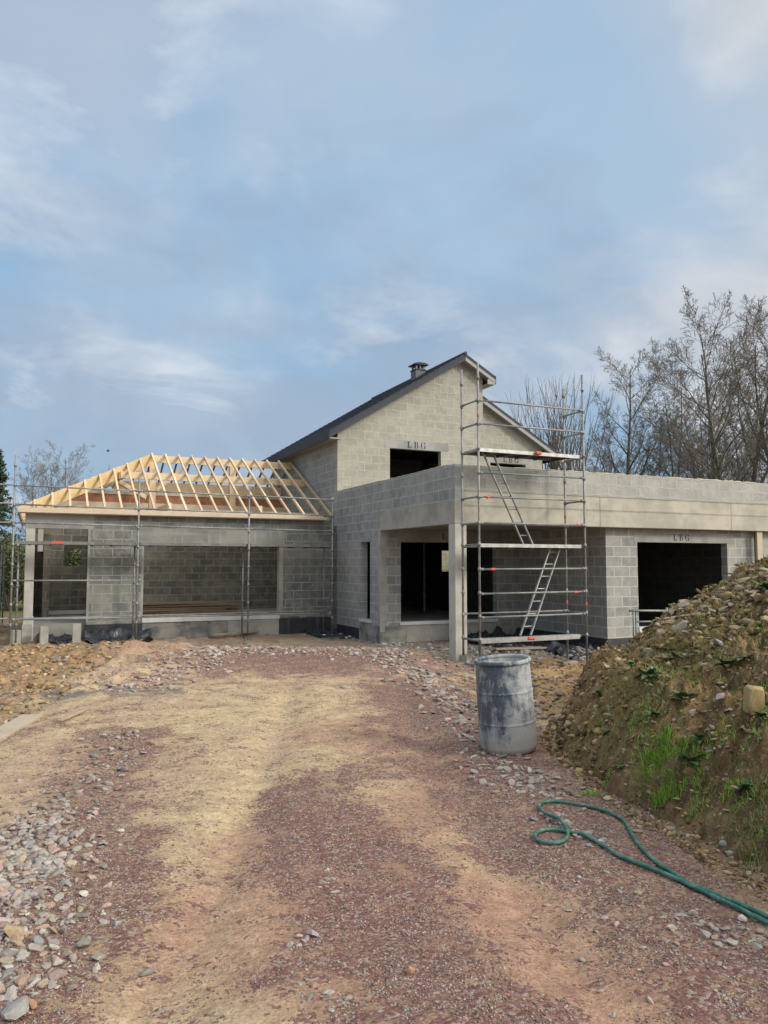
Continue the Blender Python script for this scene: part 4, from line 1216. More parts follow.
# boxed eaves
part(MB().box(xl + 0.02, XS - 0.003, y0 + 0.02, y1, rzL(xl) - TH - 0.10, rzL(xl) - TH - 0.06), 'soffit', M_soffit, label='pale boxed eave on the left')
part(MB().box(xl - 0.015, xl + 0.018, y0, y1, rzL(xl) - TH - 0.12, rzL(xl) - 0.01), 'gutter', M_barge)
part(MB().box(xr1 - 0.0, xr1 + 0.03, y0 - 0.005, YSB - 0.3, rzR(xr1) - TH - 0.15, rzR(xr1) + 0.01), 'gutter', M_barge)
part(MB().box(EX, xr1, y0 + 0.0, y0 + 0.02, rzR(xr1) - TH - 0.17, rzR(xr1) - TH), 'barge_board', M_soffit)
part(MB().box(EX + 0.003, xr1, y0 + 0.02, YSB - 0.3, rzR(xr1) - TH - 0.17, rzR(xr1) - TH - 0.14), 'soffit', M_soffit)
part(MB().box(xr2, xr2 + 0.03, YSB - 0.31, y1, rzR(xr2) - TH - 0.12, rzR(xr2)), 'gutter', M_barge)
# ---- chimney
cx0, cyy = 12.32, 24.2
cw = 0.40
ch = part(MB().box(cx0, cx0 + cw, cyy, cyy + cw, 8.2, 9.08), 'chimney', plain_mat('chimney_render', (0.13, 0.13, 0.14), 0.8, 0.15, 5.0), label='dark rendered chimney near the ridge')
cb = MB()
for a_ in (0.02, cw / 2 - 0.03, cw - 0.08):
    for b_ in (0.02, cw - 0.08):
        cb.box(cx0 + a_, cx0 + a_ + 0.06, cyy + b_, cyy + b_ + 0.06, 9.08, 9.22)
part(cb, 'cap_pillars', M_lint, ch)
part(MB().prism([(cx0 - 0.08, 9.22), (cx0 + cw + 0.08, 9.22), (cx0 + cw + 0.07, 9.26), (cx0 + cw - 0.08, 9.30), (cx0 + 0.08, 9.30), (cx0 - 0.07, 9.26)], 1, cyy - 0.08, cyy + cw + 0.08), 'chimney_cap', M_slate, ch)
part(MB().box(cx0 - 0.02, cx0 + cw + 0.02, cyy - 0.02, cyy + cw + 0.02, 9.03, 9.075), 'chimney_collar', M_barge, ch)

# ---- stencilled letters on three lintels
def letters(parent, x0, yy, z0, h, sp):
    y_a, y_b = yy - 0.004, yy - 0.0005
    cur = [MB()]
    def bx(x_a, x_b, z_a, z_b): cur[-1].box(x0 + x_a * h, x0 + x_b * h, y_a, y_b, z0 + z_a * h, z0 + z_b * h)
    def arc(cx, cz, rx, rz, w_, a0, a1, thin):
        n = 14
        pts_o = []; pts_i = []
        for k in range(n + 1):
            a = a0 + (a1 - a0) * k / n
            ww = w_ * (abs(math.cos(a)) * (1 - thin) + thin)
            pts_o.append((cx + rx * math.cos(a), cz + rz * math.sin(a)))
            pts_i.append((cx + (rx - ww) * math.cos(a), cz + (rz - w_ * thin) * math.sin(a)))
        for k in range(n):
            q = [pts_o[k], pts_o[k + 1], pts_i[k + 1], pts_i[k]]
            cur[-1].prism([(x0 + a * h, z0 + b * h) for a, b in q], 1, y_a, y_b)
    o_ = 0.0
    # L
    bx(o_ + 0.10, o_ + 0.30, 0, 1); bx(o_, o_ + 0.08, 0.92, 1); bx(o_ + 0.32, o_ + 0.40, 0.92, 1); bx(o_, o_ + 0.08, 0, 0.08)
    bx(o_ + 0.34, o_ + 0.70, 0, 0.08); bx(o_ + 0.60, o_ + 0.70, 0.08, 0.32)
    # B
    cur.append(MB())
    o_ = sp
    bx(o_ + 0.08, o_ + 0.27, 0, 1); bx(o_, o_ + 0.07, 0.92, 1); bx(o_, o_ + 0.07, 0, 0.08)
    bx(o_ + 0.31, o_ + 0.42, 0.92, 1); bx(o_ + 0.31, o_ + 0.42, 0.47, 0.54); bx(o_ + 0.31, o_ + 0.42, 0, 0.08)
    arc(o_ + 0.42, 0.75, 0.26, 0.25, 0.17, -math.pi / 2, math.pi / 2, 0.3)
    arc(o_ + 0.42, 0.27, 0.31, 0.27, 0.18, -math.pi / 2, math.pi / 2, 0.3)
    # G
    cur.append(MB())
    o_ = 2 * sp
    arc(o_ + 0.38, 0.5, 0.38, 0.52, 0.19, math.pi * 0.54, math.pi * 1.46, 0.35)
    arc(o_ + 0.44, 0.5, 0.30, 0.52, 0.10, math.pi * 0.12, math.pi * 0.44, 0.7)
    arc(o_ + 0.44, 0.5, 0.30, 0.52, 0.10, -math.pi * 0.44, -math.pi * 0.2, 0.7)
    bx(o_ + 0.62, o_ + 0.76, 0.02, 0.42); bx(o_ + 0.50, o_ + 0.82, 0.42, 0.49); bx(o_ + 0.68, o_ + 0.74, 0.66, 0.98)
    for q_, nm in zip(cur, 'LBG'):
        q_.build('letter', M_ink, parent, label='black stencilled letter ' + nm)
letters(ulin, 10.83, YG - 0.006, 5.76, 0.21, 1.18)
letters(slin, 15.55, YSB - 0.006, 5.75, 0.21, 1.18)
letters(glint, 15.12, YP - 0.008, 2.62, 0.17, 1.22)
letters(plin, 10.32, YB - 0.006, 2.70, 0.17, 1.2)

# ---- open timber roof over the wing
RY, RZW = 26.4, 5.70
X0, X1w, Y0w, Y1w = -0.46, XS - 0.02, 22.10, 30.55
ZE = 3.50
HX = 3.45
roof = bpy.data.objects.new('roof_frame', None); lin(roof, house)
roof['label'] = 'open hipped roof frame of fresh yellow timber'
def rp(mb, name, mat=M_timber, **k): return mb.build(name, mat, roof, **k)
rp(MB().box(X0, 8.16, Y0w, Y0w + 0.04, 3.375, 3.505), 'fascia', M_timber2, bevel=0.004)
rp(MB().box(X0, X0 + 0.04, Y0w + 0.042, Y1w, 3.36, 3.52), 'fascia', M_timber2)
rp(MB().box(X0 + 0.045, 8.16, Y0w + 0.045, YW - 0.002, 3.362, 3.375), 'soffit_board', M_timber2)
rp(MB().bar((X0 + 0.05, YW + 0.1, 3.50), (8.40, YW + 0.1, 3.50), 0.12, 0.13), 'wall_plate')
rp(MB().bar((X0 + 0.05, 30.1, 3.85), (8.40, 30.1, 3.85), 0.12, 0.13), 'wall_plate')
rp(MB().bar((-0.16, YW + 0.17, 3.50), (-0.16, 30.0, 3.50), 0.12, 0.13), 'wall_plate')
rp(MB().bar((HX - 0.1, RY, RZW - 0.03), (XS, RY, RZW - 0.03), 0.07, 0.24), 'ridge_beam')
# purlins
def fz(y): return ZE + (RZW - ZE) * (y - Y0w) / (RY - Y0w)
for yy, hh in ((24.95, 0.22), (2 * RY - 24.95, 0.32)):
    z_ = fz(24.95) - 0.05
    rp(MB().bar((2.35, yy, z_), (XS, yy, z_), 0.09, hh), 'purlin')
rp(MB().bar((2.35, 25.0, fz(24.95) - 0.05), (2.35, 27.8, fz(24.95) - 0.05), 0.09, 0.23), 'purlin')
# trusses: tie beams, king posts, struts
for tx in (HX + 0.05, 6.2):
    rp(MB().bar((tx, YW + 0.2, 3.78), (tx, 30.0, 3.78), 0.10, 0.24), 'tie_beam')
    rp(MB().box(tx - 0.10, tx + 0.10, RY - 0.11, RY + 0.11, 3.78, RZW - 0.27), 'king_post')
for s_ in (-1, 1):
    rp(MB().bar((HX + 0.15, RY, 4.55), (HX + 1.15, RY, 5.42), 0.08, 0.12), 'brace') if s_ > 0 else None
rp(MB().bar((HX - 0.15, RY - 0.05, 4.3), (HX - 1.2, RY - 1.0, 4.75), 0.08, 0.14), 'brace')
rp(MB().bar((X0 + 0.3, 23.6, 3.68), (XS, 23.6, 3.68), 0.07, 0.20), 'ceiling_joist')
rp(MB().bar((X0 + 0.3, 28.4, 3.90), (XS, 28.4, 3.90), 0.07, 0.20), 'ceiling_joist')
# hips
_h0 = (X0 + (HX - X0) * 0.10, Y0w + (RY - Y0w) * 0.10, ZE + (RZW - ZE) * 0.10)
rp(MB().bar(_h0, (HX, RY, RZW), 0.08, 0.34).bar((X0 + 0.03, Y0w + 0.05, ZE), _h0, 0.08, 0.09), 'hip_rafter', M_hip)
_h1 = (_h0[0], Y1w - (Y1w - RY) * 0.10, _h0[2])
rp(MB().bar(_h1, (HX, RY, RZW), 0.08, 0.30).bar((X0 + 0.03, Y1w - 0.02, ZE), _h1, 0.08, 0.09), 'hip_rafter')
# rafters
def hipx_at(y): return X0 + (HX - X0) * (y - Y0w) / (RY - Y0w)
RW, RHt = 0.055, 0.075
sp_ = (XS - 0.12 - HX) / 11.0
for k in range(12):
    xx = HX + 0.02 + sp_ * k
    rp(MB().bar((xx, Y0w + 0.03, ZE + 0.04), (xx, RY - 0.0, RZW + 0.05), RW, RHt), 'rafter')
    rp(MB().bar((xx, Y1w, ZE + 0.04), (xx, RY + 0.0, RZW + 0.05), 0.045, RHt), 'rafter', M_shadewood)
k = 1
while HX + 0.02 - sp_ * k > X0 + 0.25:
    xx = HX + 0.02 - sp_ * k
    t_ = (xx - X0) / (HX - X0)
    yt = Y0w + (RY - Y0w) * t_; zt = ZE + (RZW - ZE) * t_
    rp(MB().bar((xx, Y0w + 0.03, ZE + 0.04), (xx, yt, zt + 0.03), RW, RHt), 'rafter')
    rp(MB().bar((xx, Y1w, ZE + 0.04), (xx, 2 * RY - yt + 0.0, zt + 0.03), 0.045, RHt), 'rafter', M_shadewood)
    k += 1
for k in range(1, 9):
    yy = RY + (k - 4.5) * 0.85
    t_ = 1 - abs(yy - RY) / (RY - Y0w)
    rp(MB().bar((X0 + 0.03, yy, ZE + 0.03), (X0 + (HX - X0) * t_, yy, ZE + (RZW - ZE) * t_ + 0.02), RW, RHt), 'rafter')

# ------------------------------------------------------------------ scaffolding
def post_mb(x, y, z0, z1, r_=0.024, rings=None):
    mbk = MB().tube([(x, y, z0), (x, y, z1)], r_, 10)
    for z in (rings or np.arange(z0 + 0.45, z1 - 0.05, 0.5)):
        mbk.tube([(x, y, z - 0.012), (x, y, z - 0.011), (x, y, z + 0.011), (x, y, z + 0.012)], [r_, 0.042, 0.042, r_], 10)
        mbk.tube([(x, y, z - 0.05), (x, y, z + 0.05)], r_ + 0.007, 8)
    return mbk
def foot_mb(x, y, z):
    return MB().box(x - 0.08, x + 0.08, y - 0.08, y + 0.08, z, z + 0.012).tube([(x, y, z + 0.012), (x, y, z + 0.3)], 0.016, 8)
def rail_mb(p, q, r_=0.021):
    p = Vector(p); q = Vector(q); d_ = (q - p).normalized()
    mbk = MB().tube([p + d_ * 0.03, q - d_ * 0.03], r_, 8)
    for e, s_ in ((p, 1), (q, -1)):
        mbk.tube([e + d_ * s_ * 0.02, e + d_ * s_ * 0.10], r_ + 0.008, 8)
    return mbk
def tape(parent, c, ax, L_=0.12, r_=0.028):
    c = Vector(c); ax = Vector(ax)
    L_ *= 0.6; return MB().tube([c - ax * L_ / 2, c + ax * L_ / 2], r_, 10).build('marking_tape', M_red, parent)
def deck(parent, x0, x1, y0_, y1_, z, th=0.06, nb=2, mat=None):
    w_ = (y1_ - y0_) / nb
    dk = MB()
    for k in range(nb):
        dk.box(x0, x1, y0_ + k * w_ + 0.008, y0_ + (k + 1) * w_ - 0.008, z - 0.02, z)
    dk.box(x0, x1, y0_ + 0.008, y0_ + 0.03, z - th, z - 0.02)
    dk.box(x0, x1, y1_ - 0.03, y1_ - 0.008, z - th, z - 0.02)
    o_ = dk.build('platform', mat or M_alu, parent)
    ud = MB().box(x0 + 0.04, x1 - 0.04, y0_ + 0.035, y1_ - 0.035, z - 0.03, z - 0.021)
    for q in np.arange(x0 + 0.3, x1 - 0.1, 0.5): ud.box(q, q + 0.04, y0_ + 0.032, y1_ - 0.032, z - th - 0.02, z - 0.031)
    ud.build('platform_underside', M_deck, o_)
    return o_

gnd = lambda x, y: float(top_h(np.array([x]), np.array([y]))[0])
ls = thing('scaffold', (0, 0, 0), 'long galvanised facade scaffold in front of the low wing', 'scaffold')
YO, YI = 21.2, 21.92
xs = (-0.52, 2.48, 5.48, 8.0); tops_ = (4.75, 4.32, 4.2, 4.0)
for x, zt in zip(xs, tops_):
    g0 = gnd(x, YO); post_mb(x, YO, g0 + 0.1, zt).build('post', M_steel, ls, smooth=True); foot_mb(x, YO, g0).build('base_plate', M_steel, ls)
for x in (-0.40, 2.48, 5.5, 8.0):
    g0 = gnd(x, YI); post_mb(x, YI, g0 + 0.1, 2.56).build('post', M_steel, ls, smooth=True); foot_mb(x, YI, g0).build('base_plate', M_steel, ls)
    rail_mb((x, YO, 2.50), (x, YI, 2.50)).build('rail', M_steel, ls)
    rail_mb((x, YO, 0.60), (x, YI, 0.60)).build('rail', M_steel, ls)
for a_, b_ in zip(xs[:-1], xs[1:]):
    for z in (0.60, 3.02, 3.48, 3.96):
        dz_ = -0.02 * ((a_ + 0.5) / 3)
        rail_mb((a_, YO, z + dz_ + 0.03), (b_, YO, z + dz_ + 0.005)).build('rail', M_steel, ls, smooth=True)
    rail_mb((a_, YI, 0.60), (b_, YI, 0.60)).build('rail', M_steel, ls)
    deck(ls, a_ + 0.05, b_ - 0.05, YO + 0.03, YI - 0.03, 2.59, 0.08, mat=M_decksteel)
rail_mb((-0.52, YO, 1.60), (2.6, YO, 1.58)).build('rail', M_steel, ls, smooth=True)
for x in (8.0,):
    for z in (3.02, 3.46, 3.92):
        rail_mb((x, YO, z), (x, YO + 0.7, z)).build('rail', M_steel, ls)
MB().box(0.36, 0.66, YO - 0.004 + 0.03, YO + 0.029, 2.53, 2.592).build('marking_tape', M_red, ls)
# return bay down the left end of the wing
ls2 = thing('scaffold', (0, 0, 0), 'dark green grey scaffold running back along the left end of the wing', 'scaffold')
for x in (-0.95, -1.75):
    for k, y in enumerate((21.25, 23.8, 26.3, 28.8)):
        g0 = gnd(x, y); zt = 4.1 if x < -1 else 2.6
        post_mb(x, y, g0 + 0.1, zt).build('post', M_steelg if (k + (x < -1)) % 2 else M_steel, ls2, smooth=True); foot_mb(x, y, g0).build('base_plate', M_steel, ls2)
for y in (21.25, 23.8, 26.3, 28.8):
    for z in (2.5, 0.7):
        rail_mb((-1.75, y, z), (-0.95, y, z)).build('rail', M_steelg, ls2)
for a_, b_ in ((21.25, 23.8), (23.8, 26.3), (26.3, 28.8)):
    for z in (3.1, 3.6, 4.0, 1.6, 0.7): rail_mb((-1.75, a_, z), (-1.75, b_, z)).build('rail', M_steel, ls2)
    rail_mb((-0.95, a_, 0.7), (-0.95, b_, 0.7)).build('rail', M_steelg, ls2)
    o_ = deck(ls2, -1.72, -0.98, a_ + 0.03, b_ - 0.03, 2.58, 0.1, mat=M_decksteel)
rail_mb((-0.95, 21.25, 0.1), (-0.95, 23.8, 2.4)).build('brace', M_steelg, ls2)
for x in (-3.5,):
    for k, y in enumerate((21.25,)):
        g0 = gnd(x, y); post_mb(x, y, g0 + 0.1, 4.1).build('post', M_steel, ls2); foot_mb(x, y, g0).build('base_plate', M_steel, ls2)
for z in (3.05, 3.53, 4.0, 0.66):
    rail_mb((-3.5, 21.25, z), (-1.75, 21.25, z)).build('rail', M_steel, ls2)
    rail_mb((-1.75, 21.25, z), (-0.56, 21.22, z)).build('rail', M_steel, ls2)
deck(ls2, -3.45, -1.76, 21.3, 21.95, 2.58, 0.1, mat=M_decksteel)
tape(ls2, (-0.9, 21.25, 0.95), (1, 0, 0), 0.3, 0.03)

rs = thing('scaffold', (0, 0, 0), 'tall narrow scaffold tower with ladders in front of the porch', 'scaffold')
YO, YI = 13.65, 14.33
XA, XB = 8.42, 11.18
for x, y, zt in ((XA, YO, 6.28), (XA, YI, 6.28), (XB, YO, 6.30), (XB, YI, 6.12)):
    g0 = gnd(x, y)
    post_mb(x, y, g0 + 0.12, zt, rings=[z for z in (0.44, 0.92, 1.40, 1.90, 2.42, 2.87, 3.42, 3.93, 4.44, 4.97, 5.46, 5.95)]).build('post', M_steel, rs, smooth=True)
    foot_mb(x, y, g0 + 0.04).build('base_plate', M_steel, rs)
    MB().box(x - 0.2, x + 0.2, y - 0.12, y + 0.12, g0 - 0.01, g0 + 0.04).build('sole_board', M_oldwood, rs)
for z in (5.47, 4.97, 3.93, 3.42, 2.87, 1.90, 1.39, 0.90):
    rail_mb((XA, YO, z), (XB, YO, z + 0.01)).build('rail', M_steel if z not in (3.93,) else M_steelg, rs, smooth=True)
for z in (0.94,):
    rail_mb((XA, YI, z), (XB, YI, z)).build('rail', M_steel, rs, smooth=True)
for x in (XA, XB):
    for z in ((5.47, 4.97, 4.40, 3.42, 2.87, 2.38, 0.42) if x == XA else (5.47, 4.97, 4.40, 3.42, 2.87, 2.38, 0.92)):
        rail_mb((x, YO, z), (x, YI, z)).build('rail', M_steel, rs, smooth=True)
for z in (4.46, 2.44):
    o_ = deck(rs, XA + 0.04, XB - 0.06, YO + 0.03, YI - 0.03, z, 0.075)
MB().box(XA + 0.04, XB - 0.16, YO + 0.03, YO + 0.055, 0.36, 0.46).build('toe_board', M_alu, rs)
o_ = MB(); o_.box(XA + 0.04, XB - 0.1, YO + 0.06, YO + 0.36, 0.40, 0.44).build('platform', M_alu, rs, label='low plank platform')
for c_, ax, L_ in (((XA, YO, 5.02 + 0.12), (0, 0, 1), 0.1), ((9.95, YO, 4.43), (1, 0, 0), 0.22), ((8.66, YO, 3.42), (1, 0.0, 0.4), 0.14), ((11.0, YO, 2.88), (1, 0, 0), 0.12),
                 ((XB, YI, 3.1), (0, 0, 1), 0.12), ((8.75, YO, 1.90), (1, 0, 0), 0.16), ((10.9, YO, 1.39), (1, 0, 0), 0.2), ((XB, YI, 1.14), (0, 0, 1), 0.12), ((XB, YO, 1.13), (0, 0, 1), 0.12),
                 ((9.72, YO + 0.04, 0.42), (1, 0, 0), 0.26)):
    tape(rs, c_, Vector(ax).normalized(), L_, 0.03 if abs(c_[2] - 4.43) > .01 and c_[2] != 0.42 else 0.038)


def ladder(p0, p1, wdt, nr, label, rad=0.013, mat=None):
    mat = mat or M_alu
    """p0 bottom, p1 top centre points; stiles lie in the tower's long direction"""
    t = thing('ladder', p0, label, 'ladder', 'ladders of the scaffold tower')
    p0 = Vector(p0); p1 = Vector(p1) - p0
    h = Vector((wdt / 2, 0.0, 0))
    for s_ in (-1, 1):
        MB().bar(h * s_, p1 + h * s_, 0.024, 0.05, up=(0, 1, 0)).build('stile', mat, t)
    for k in range(nr):
        c = p1 * ((k + 0.7) / nr)
        MB().tube([c - h, c + h], rad, 6).build('rung', mat, t)
    return t
ladder((9.86, 13.98, 2.44), (8.84, 13.98, 4.42), 0.25, 7, 'upper aluminium ladder leaning left from the middle platform to the top one', mat=M_steel)
ladder((9.76, 13.98, 0.46), (10.58, 13.98, 2.36), 0.27, 7, 'lower aluminium ladder leaning right from the bottom plank to the middle platform')

# ------------------------------------------------------------------ barrel
M_drum, t, bs, pos, geo = new_mat('cement_caked_plastic')
tcn = t.n('ShaderNodeTexCoord').outputs['Object']
ox, oy, oz = t.sep(tcn)
nA = t.noise(tcn, 5.0, 6, 0.68, 0.6); nB = t.noise(tcn, 16.0, 5, 0.7)
vv = t.comb(t.math('MULTIPLY', ox, 9.0), t.math('MULTIPLY', oy, 9.0), t.math('MULTIPLY', oz, 1.6))
nC = t.noise(vv, 1.5, 5, 0.65)
caked = t.math('ADD', t.math('MULTIPLY', nA, 0.5), t.math('ADD', t.math('MULTIPLY', nC, 0.35), t.math('MULTIPLY', nB, 0.2)))
lowc = t.ramp(oz, 0.0, 0.40, 0.17, -0.01)
lit_side = t.math('MULTIPLY', t.ramp(ox, -0.12, 0.28), 0.15)  # sunlit right side painted lighter, on top of the real caking
fac = t.ramp(t.math('ADD', t.math('ADD', caked, lowc), lit_side), 0.515, 0.65)
colr = t.mix(fac, (0.06, 0.082, 0.115), (0.37, 0.38, 0.375))
colr = t.mix(t.ramp(nB, 0.58, 0.75, 0, 0.6), colr, (0.50, 0.50, 0.48))
t.set(bs.inputs['Base Color'], colr); t.set(bs.inputs['Roughness'], t.ramp(fac, 0, 1, 0.45, 0.85))
scr = t.ramp(t.noise(t.comb(t.math('MULTIPLY', ox, 40.0), t.math('MULTIPLY', oy, 40.0), t.math('MULTIPLY', oz, 3.0)), 1.5, 4, 0.7), 0.60, 0.70, 0.0, 0.55)
colr = t.mix(scr, colr, (0.55, 0.55, 0.52)); t.set(bs.inputs['Base Color'], colr)
mud = t.math('MULTIPLY', t.ramp(oz, 0.22, 0.0), t.ramp(nB, 0.35, 0.55))
t.set(bs.inputs['Base Color'], t.mix(t.math('MULTIPLY', mud, 0.7), colr, (0.36, 0.30, 0.22)))
bump(t, bs, t.math('ADD', caked, t.math('MULTIPLY', nB, 0.6)), 0.6, 0.014)
bp = at_top(509, 749, ground_h)
drum = thing('barrel', (bp[0], bp[1], bp[2] - 0.01), 'upright cement stained blue grey plastic barrel beside the track', 'barrel')
prof = [(0.0, 0.0), (0.24, 0.0), (0.265, 0.015), (0.282, 0.06), (0.287, 0.15), (0.286, 0.283), (0.291, 0.292), (0.291, 0.302), (0.284, 0.310), (0.283, 0.45), (0.281, 0.583), (0.286, 0.592), (0.286, 0.602), (0.279, 0.61),
        (0.276, 0.75), (0.272, 0.86), (0.270, 0.885)]
prof = [p for a_, b2 in zip(prof[:-1], prof[1:]) for p in ([a_] + ([(a_[0] + (b2[0] - a_[0]) * q, a_[1] + (b2[1] - a_[1]) * q) for q in (0.06, 0.35, 0.65, 0.94)] if abs(b2[1] - a_[1]) > 0.05 else []))] + [prof[-1]]
b_ = MB().lathe(prof + [(0.262, 0.885), (0.260, 0.80), (0.272, 0.30), (0.27, 0.05), (0.0, 0.04)], 56)
ob = b_.build('body', M_drum, drum); ob.data.polygons.foreach_set('use_smooth', np.ones(len(ob.data.polygons), bool))
ob = MB().lathe([(0.268, 0.872), (0.288, 0.872), (0.292, 0.885), (0.290, 0.905), (0.280, 0.914), (0.266, 0.912), (0.258, 0.900), (0.262, 0.872), (0.268, 0.872)], 56).build('rim', M_drum, drum, smooth=True)
ob = MB().lathe([(0.0, 0.845), (0.15, 0.848), (0.261, 0.842)], 40).build('hardened_cement', M_conc, drum, smooth=True)
drum.rotation_euler = (R(1.0), R(-4.0), R(-24))
drum.scale = (1.02, 1.02, 1.03)

# ------------------------------------------------------------------ hose
hp = [(768, 922), (741, 909), (709, 895), (688, 886), (674, 876), (657, 865), (643, 853), (633, 839), (624, 824), (608, 815), (584, 808), (562, 804), (547, 804), (539, 809), (546, 817), (559, 826), (567, 833),
      (567, 841), (557, 846), (542, 845), (535, 840), (539.5, 834), (552, 832), (567, 834.5), (582, 838), (601, 847), (622, 859), (650, 871), (674, 882), (695, 892), (716, 901), (744, 914), (768, 927)]
hw = [at_top(*p, ground_h) for p in hp]
d0 = hw[0] - hw[1]; d0 /= np.linalg.norm(d0)
hw = [hw[0] + d0 * 1.2, hw[0] + d0 * 0.6] + hw + [hw[-1] + d0 * 0.6 + np.array([0.05, -0.03, 0]), hw[-1] + d0 * 1.2 + np.array([0.1, -0.08, 0])]
def catmull(P_, n=8):
    P_ = [np.array(p) for p in P_]; out = []
    for i_ in range(1, len(P_) - 2):
        for k in range(n):
            t_ = k / n; a_, b_, c_, e_ = P_[i_ - 1:i_ + 3]
            out.append(0.5 * ((2 * b_) + (-a_ + c_) * t_ + (2 * a_ - 5 * b_ + 4 * c_ - e_) * t_ ** 2 + (-a_ + 3 * b_ - 3 * c_ + e_) * t_ ** 3))
    return out
hs_ = catmull(hw, 7)
hz = np.array([ground_h(np.array([p[0]]), np.array([p[1]]))[0] for p in hs_])
hz = np.convolve(np.pad(hz, 4, 'edge'), np.ones(9) / 9, 'valid')
hpts = []
for i_, p in enumerate(hs_):
    lift = 0.017
    # cross-over of the loop
    if abs(i_ - 7 * 16) < 12: lift += 0.03 * math.exp(-((i_ - 7 * 16) / 6.0) ** 2)
    hpts.append((p[0], p[1], hz[i_] + lift))
M_hose, t, bs, pos, geo = new_mat('green_hose')
nA = t.noise(pos, 14.0, 5, 0.65)
cc1 = t.mix(t.ramp(nA, 0.45, 0.70), (0.02, 0.13, 0.095), (0.14, 0.25, 0.20))
cc1 = t.mix(t.ramp(t.noise(pos, 30.0, 4, 0.7), 0.58, 0.72, 0, 0.6), cc1, (0.36, 0.33, 0.26))
t.set(bs.inputs['Base Color'], cc1); t.set(bs.inputs['Roughness'], 0.45)
ho = MB().tube(hpts, 0.0122, 14).build('hose', M_hose, None, smooth=True)
tag(ho, 'dusty green hose looped and doubled back on the ground by the mound', 'hose')

# ------------------------------------------------------------------ small site things
def on_plane_y(px, py, Y):
    dd = FW * FPX + RT * (px - 384) + UP * (512 - py); t_ = Y / dd[1]; return CAM + dd * t_
# grey standing blocks by the left doorway
def hollow_block(x, y, rz, label, w_=0.2, d_=0.2, h_=0.5):
    z = gnd(x, y) - 0.02
    o_ = thing('concrete_block', (x, y, z), label, 'concrete block', 'blocks standing by the wing', rz)
    mbk = MB()
    mbk.box(-w_ / 2, w_ / 2, -d_ / 2, -d_ / 2 + 0.03, 0, h_).box(-w_ / 2, w_ / 2, d_ / 2 - 0.03, d_ / 2, 0, h_)
    mbk.box(-w_ / 2, -w_ / 2 + 0.03, -d_ / 2 + 0.03, d_ / 2 - 0.03, 0, h_).box(w_ / 2 - 0.03, w_ / 2, -d_ / 2 + 0.03, d_ / 2 - 0.03, 0, h_)
    mbk.box(-w_ / 2 + 0.03, w_ / 2 - 0.03, -d_ / 2 + 0.03, d_ / 2 - 0.03, h_ / 2 - 0.02, h_ / 2 + 0.02)
    mbk.build('shell', M_conc, o_, bevel=0.006)
    return o_
hollow_block(0.26, 21.9, 0.1, 'grey concrete block standing on end just right of the white corner column')
hollow_block(1.06, 21.95, -0.12, 'grey concrete block standing on end at the right of the doorway')
hollow_block(-0.42, 22.15, 0.2, 'dark block standing on end left of the corner column', 0.25, 0.2, 0.45)
hollow_block(8.45, 14.3, 0.5, 'small rough block lying against the foot of the porch column', 0.22, 0.2, 0.2)


def board(p, q, wd, th, label, mat=M_oldwood, lift=0.03):
    """flat board on the ground between two photo points"""
    a = Vector(p); b = Vector(q); L_ = (b - a).length
    o_ = MB().box(-L_ / 2, L_ / 2, -wd / 2, wd / 2, 0, th).build('plank', mat, None, bevel=0.004)
    c = (a + b) / 2
    o_.location = (c.x, c.y, c.z + lift)
    o_.rotation_euler = (0.03, -math.atan2(b.z - a.z, (b - a).to_2d().length), math.atan2(b.y - a.y, b.x - a.x))
    return tag(o_, label, 'plank')
G = lambda px, py: at_top(px, py)
board(G(-25, 752), G(32, 719), 0.24, 0.04, 'wide pale plank lying on the clay at the left edge', wood_mat('pale_board', (0.46, 0.40, 0.30), (0.36, 0.30, 0.22)), lift=0.015)
board(G(212, 638), G(292, 631), 0.22, 0.04, 'weathered plank lying before the footing of the wide opening', lift=0.06)
board(G(60, 724), G(85, 713), 0.05, 0.02, 'thin stick of wood on the pale ground at left')
board(G(495, 652), G(556, 650), 0.16, 0.04, 'short plank on the rubble behind the barrel', lift=0.05)
# timber pile inside wing
M_pile = wood_mat('brown_board', (0.30, 0.22, 0.15), (0.18, 0.13, 0.09))
wp = thing('lumber_pile', (4.6, 25.4, 0.40), 'pile of brown planks on the floor inside the wide wing opening', 'lumber pile')
for k in range(18):
    yy = (k % 3) * 0.2 - 0.2; zz = (k // 3) * 0.065
    o_ = MB().box(-1.9 + 0.2 * random.random(), 1.2 + 0.6 * random.random(), -0.08, 0.08, 0, 0.045).build('board', M_pile, wp)
    o_.location = (0.5 * (random.random() - 0.5), yy, zz * (0.9 if k < 12 else 1.0) + 0.002); o_.rotation_euler = (0, 0.03 * (random.random() - 0.5) if k > 11 else 0, 0.10 * (random.random() - 0.5))

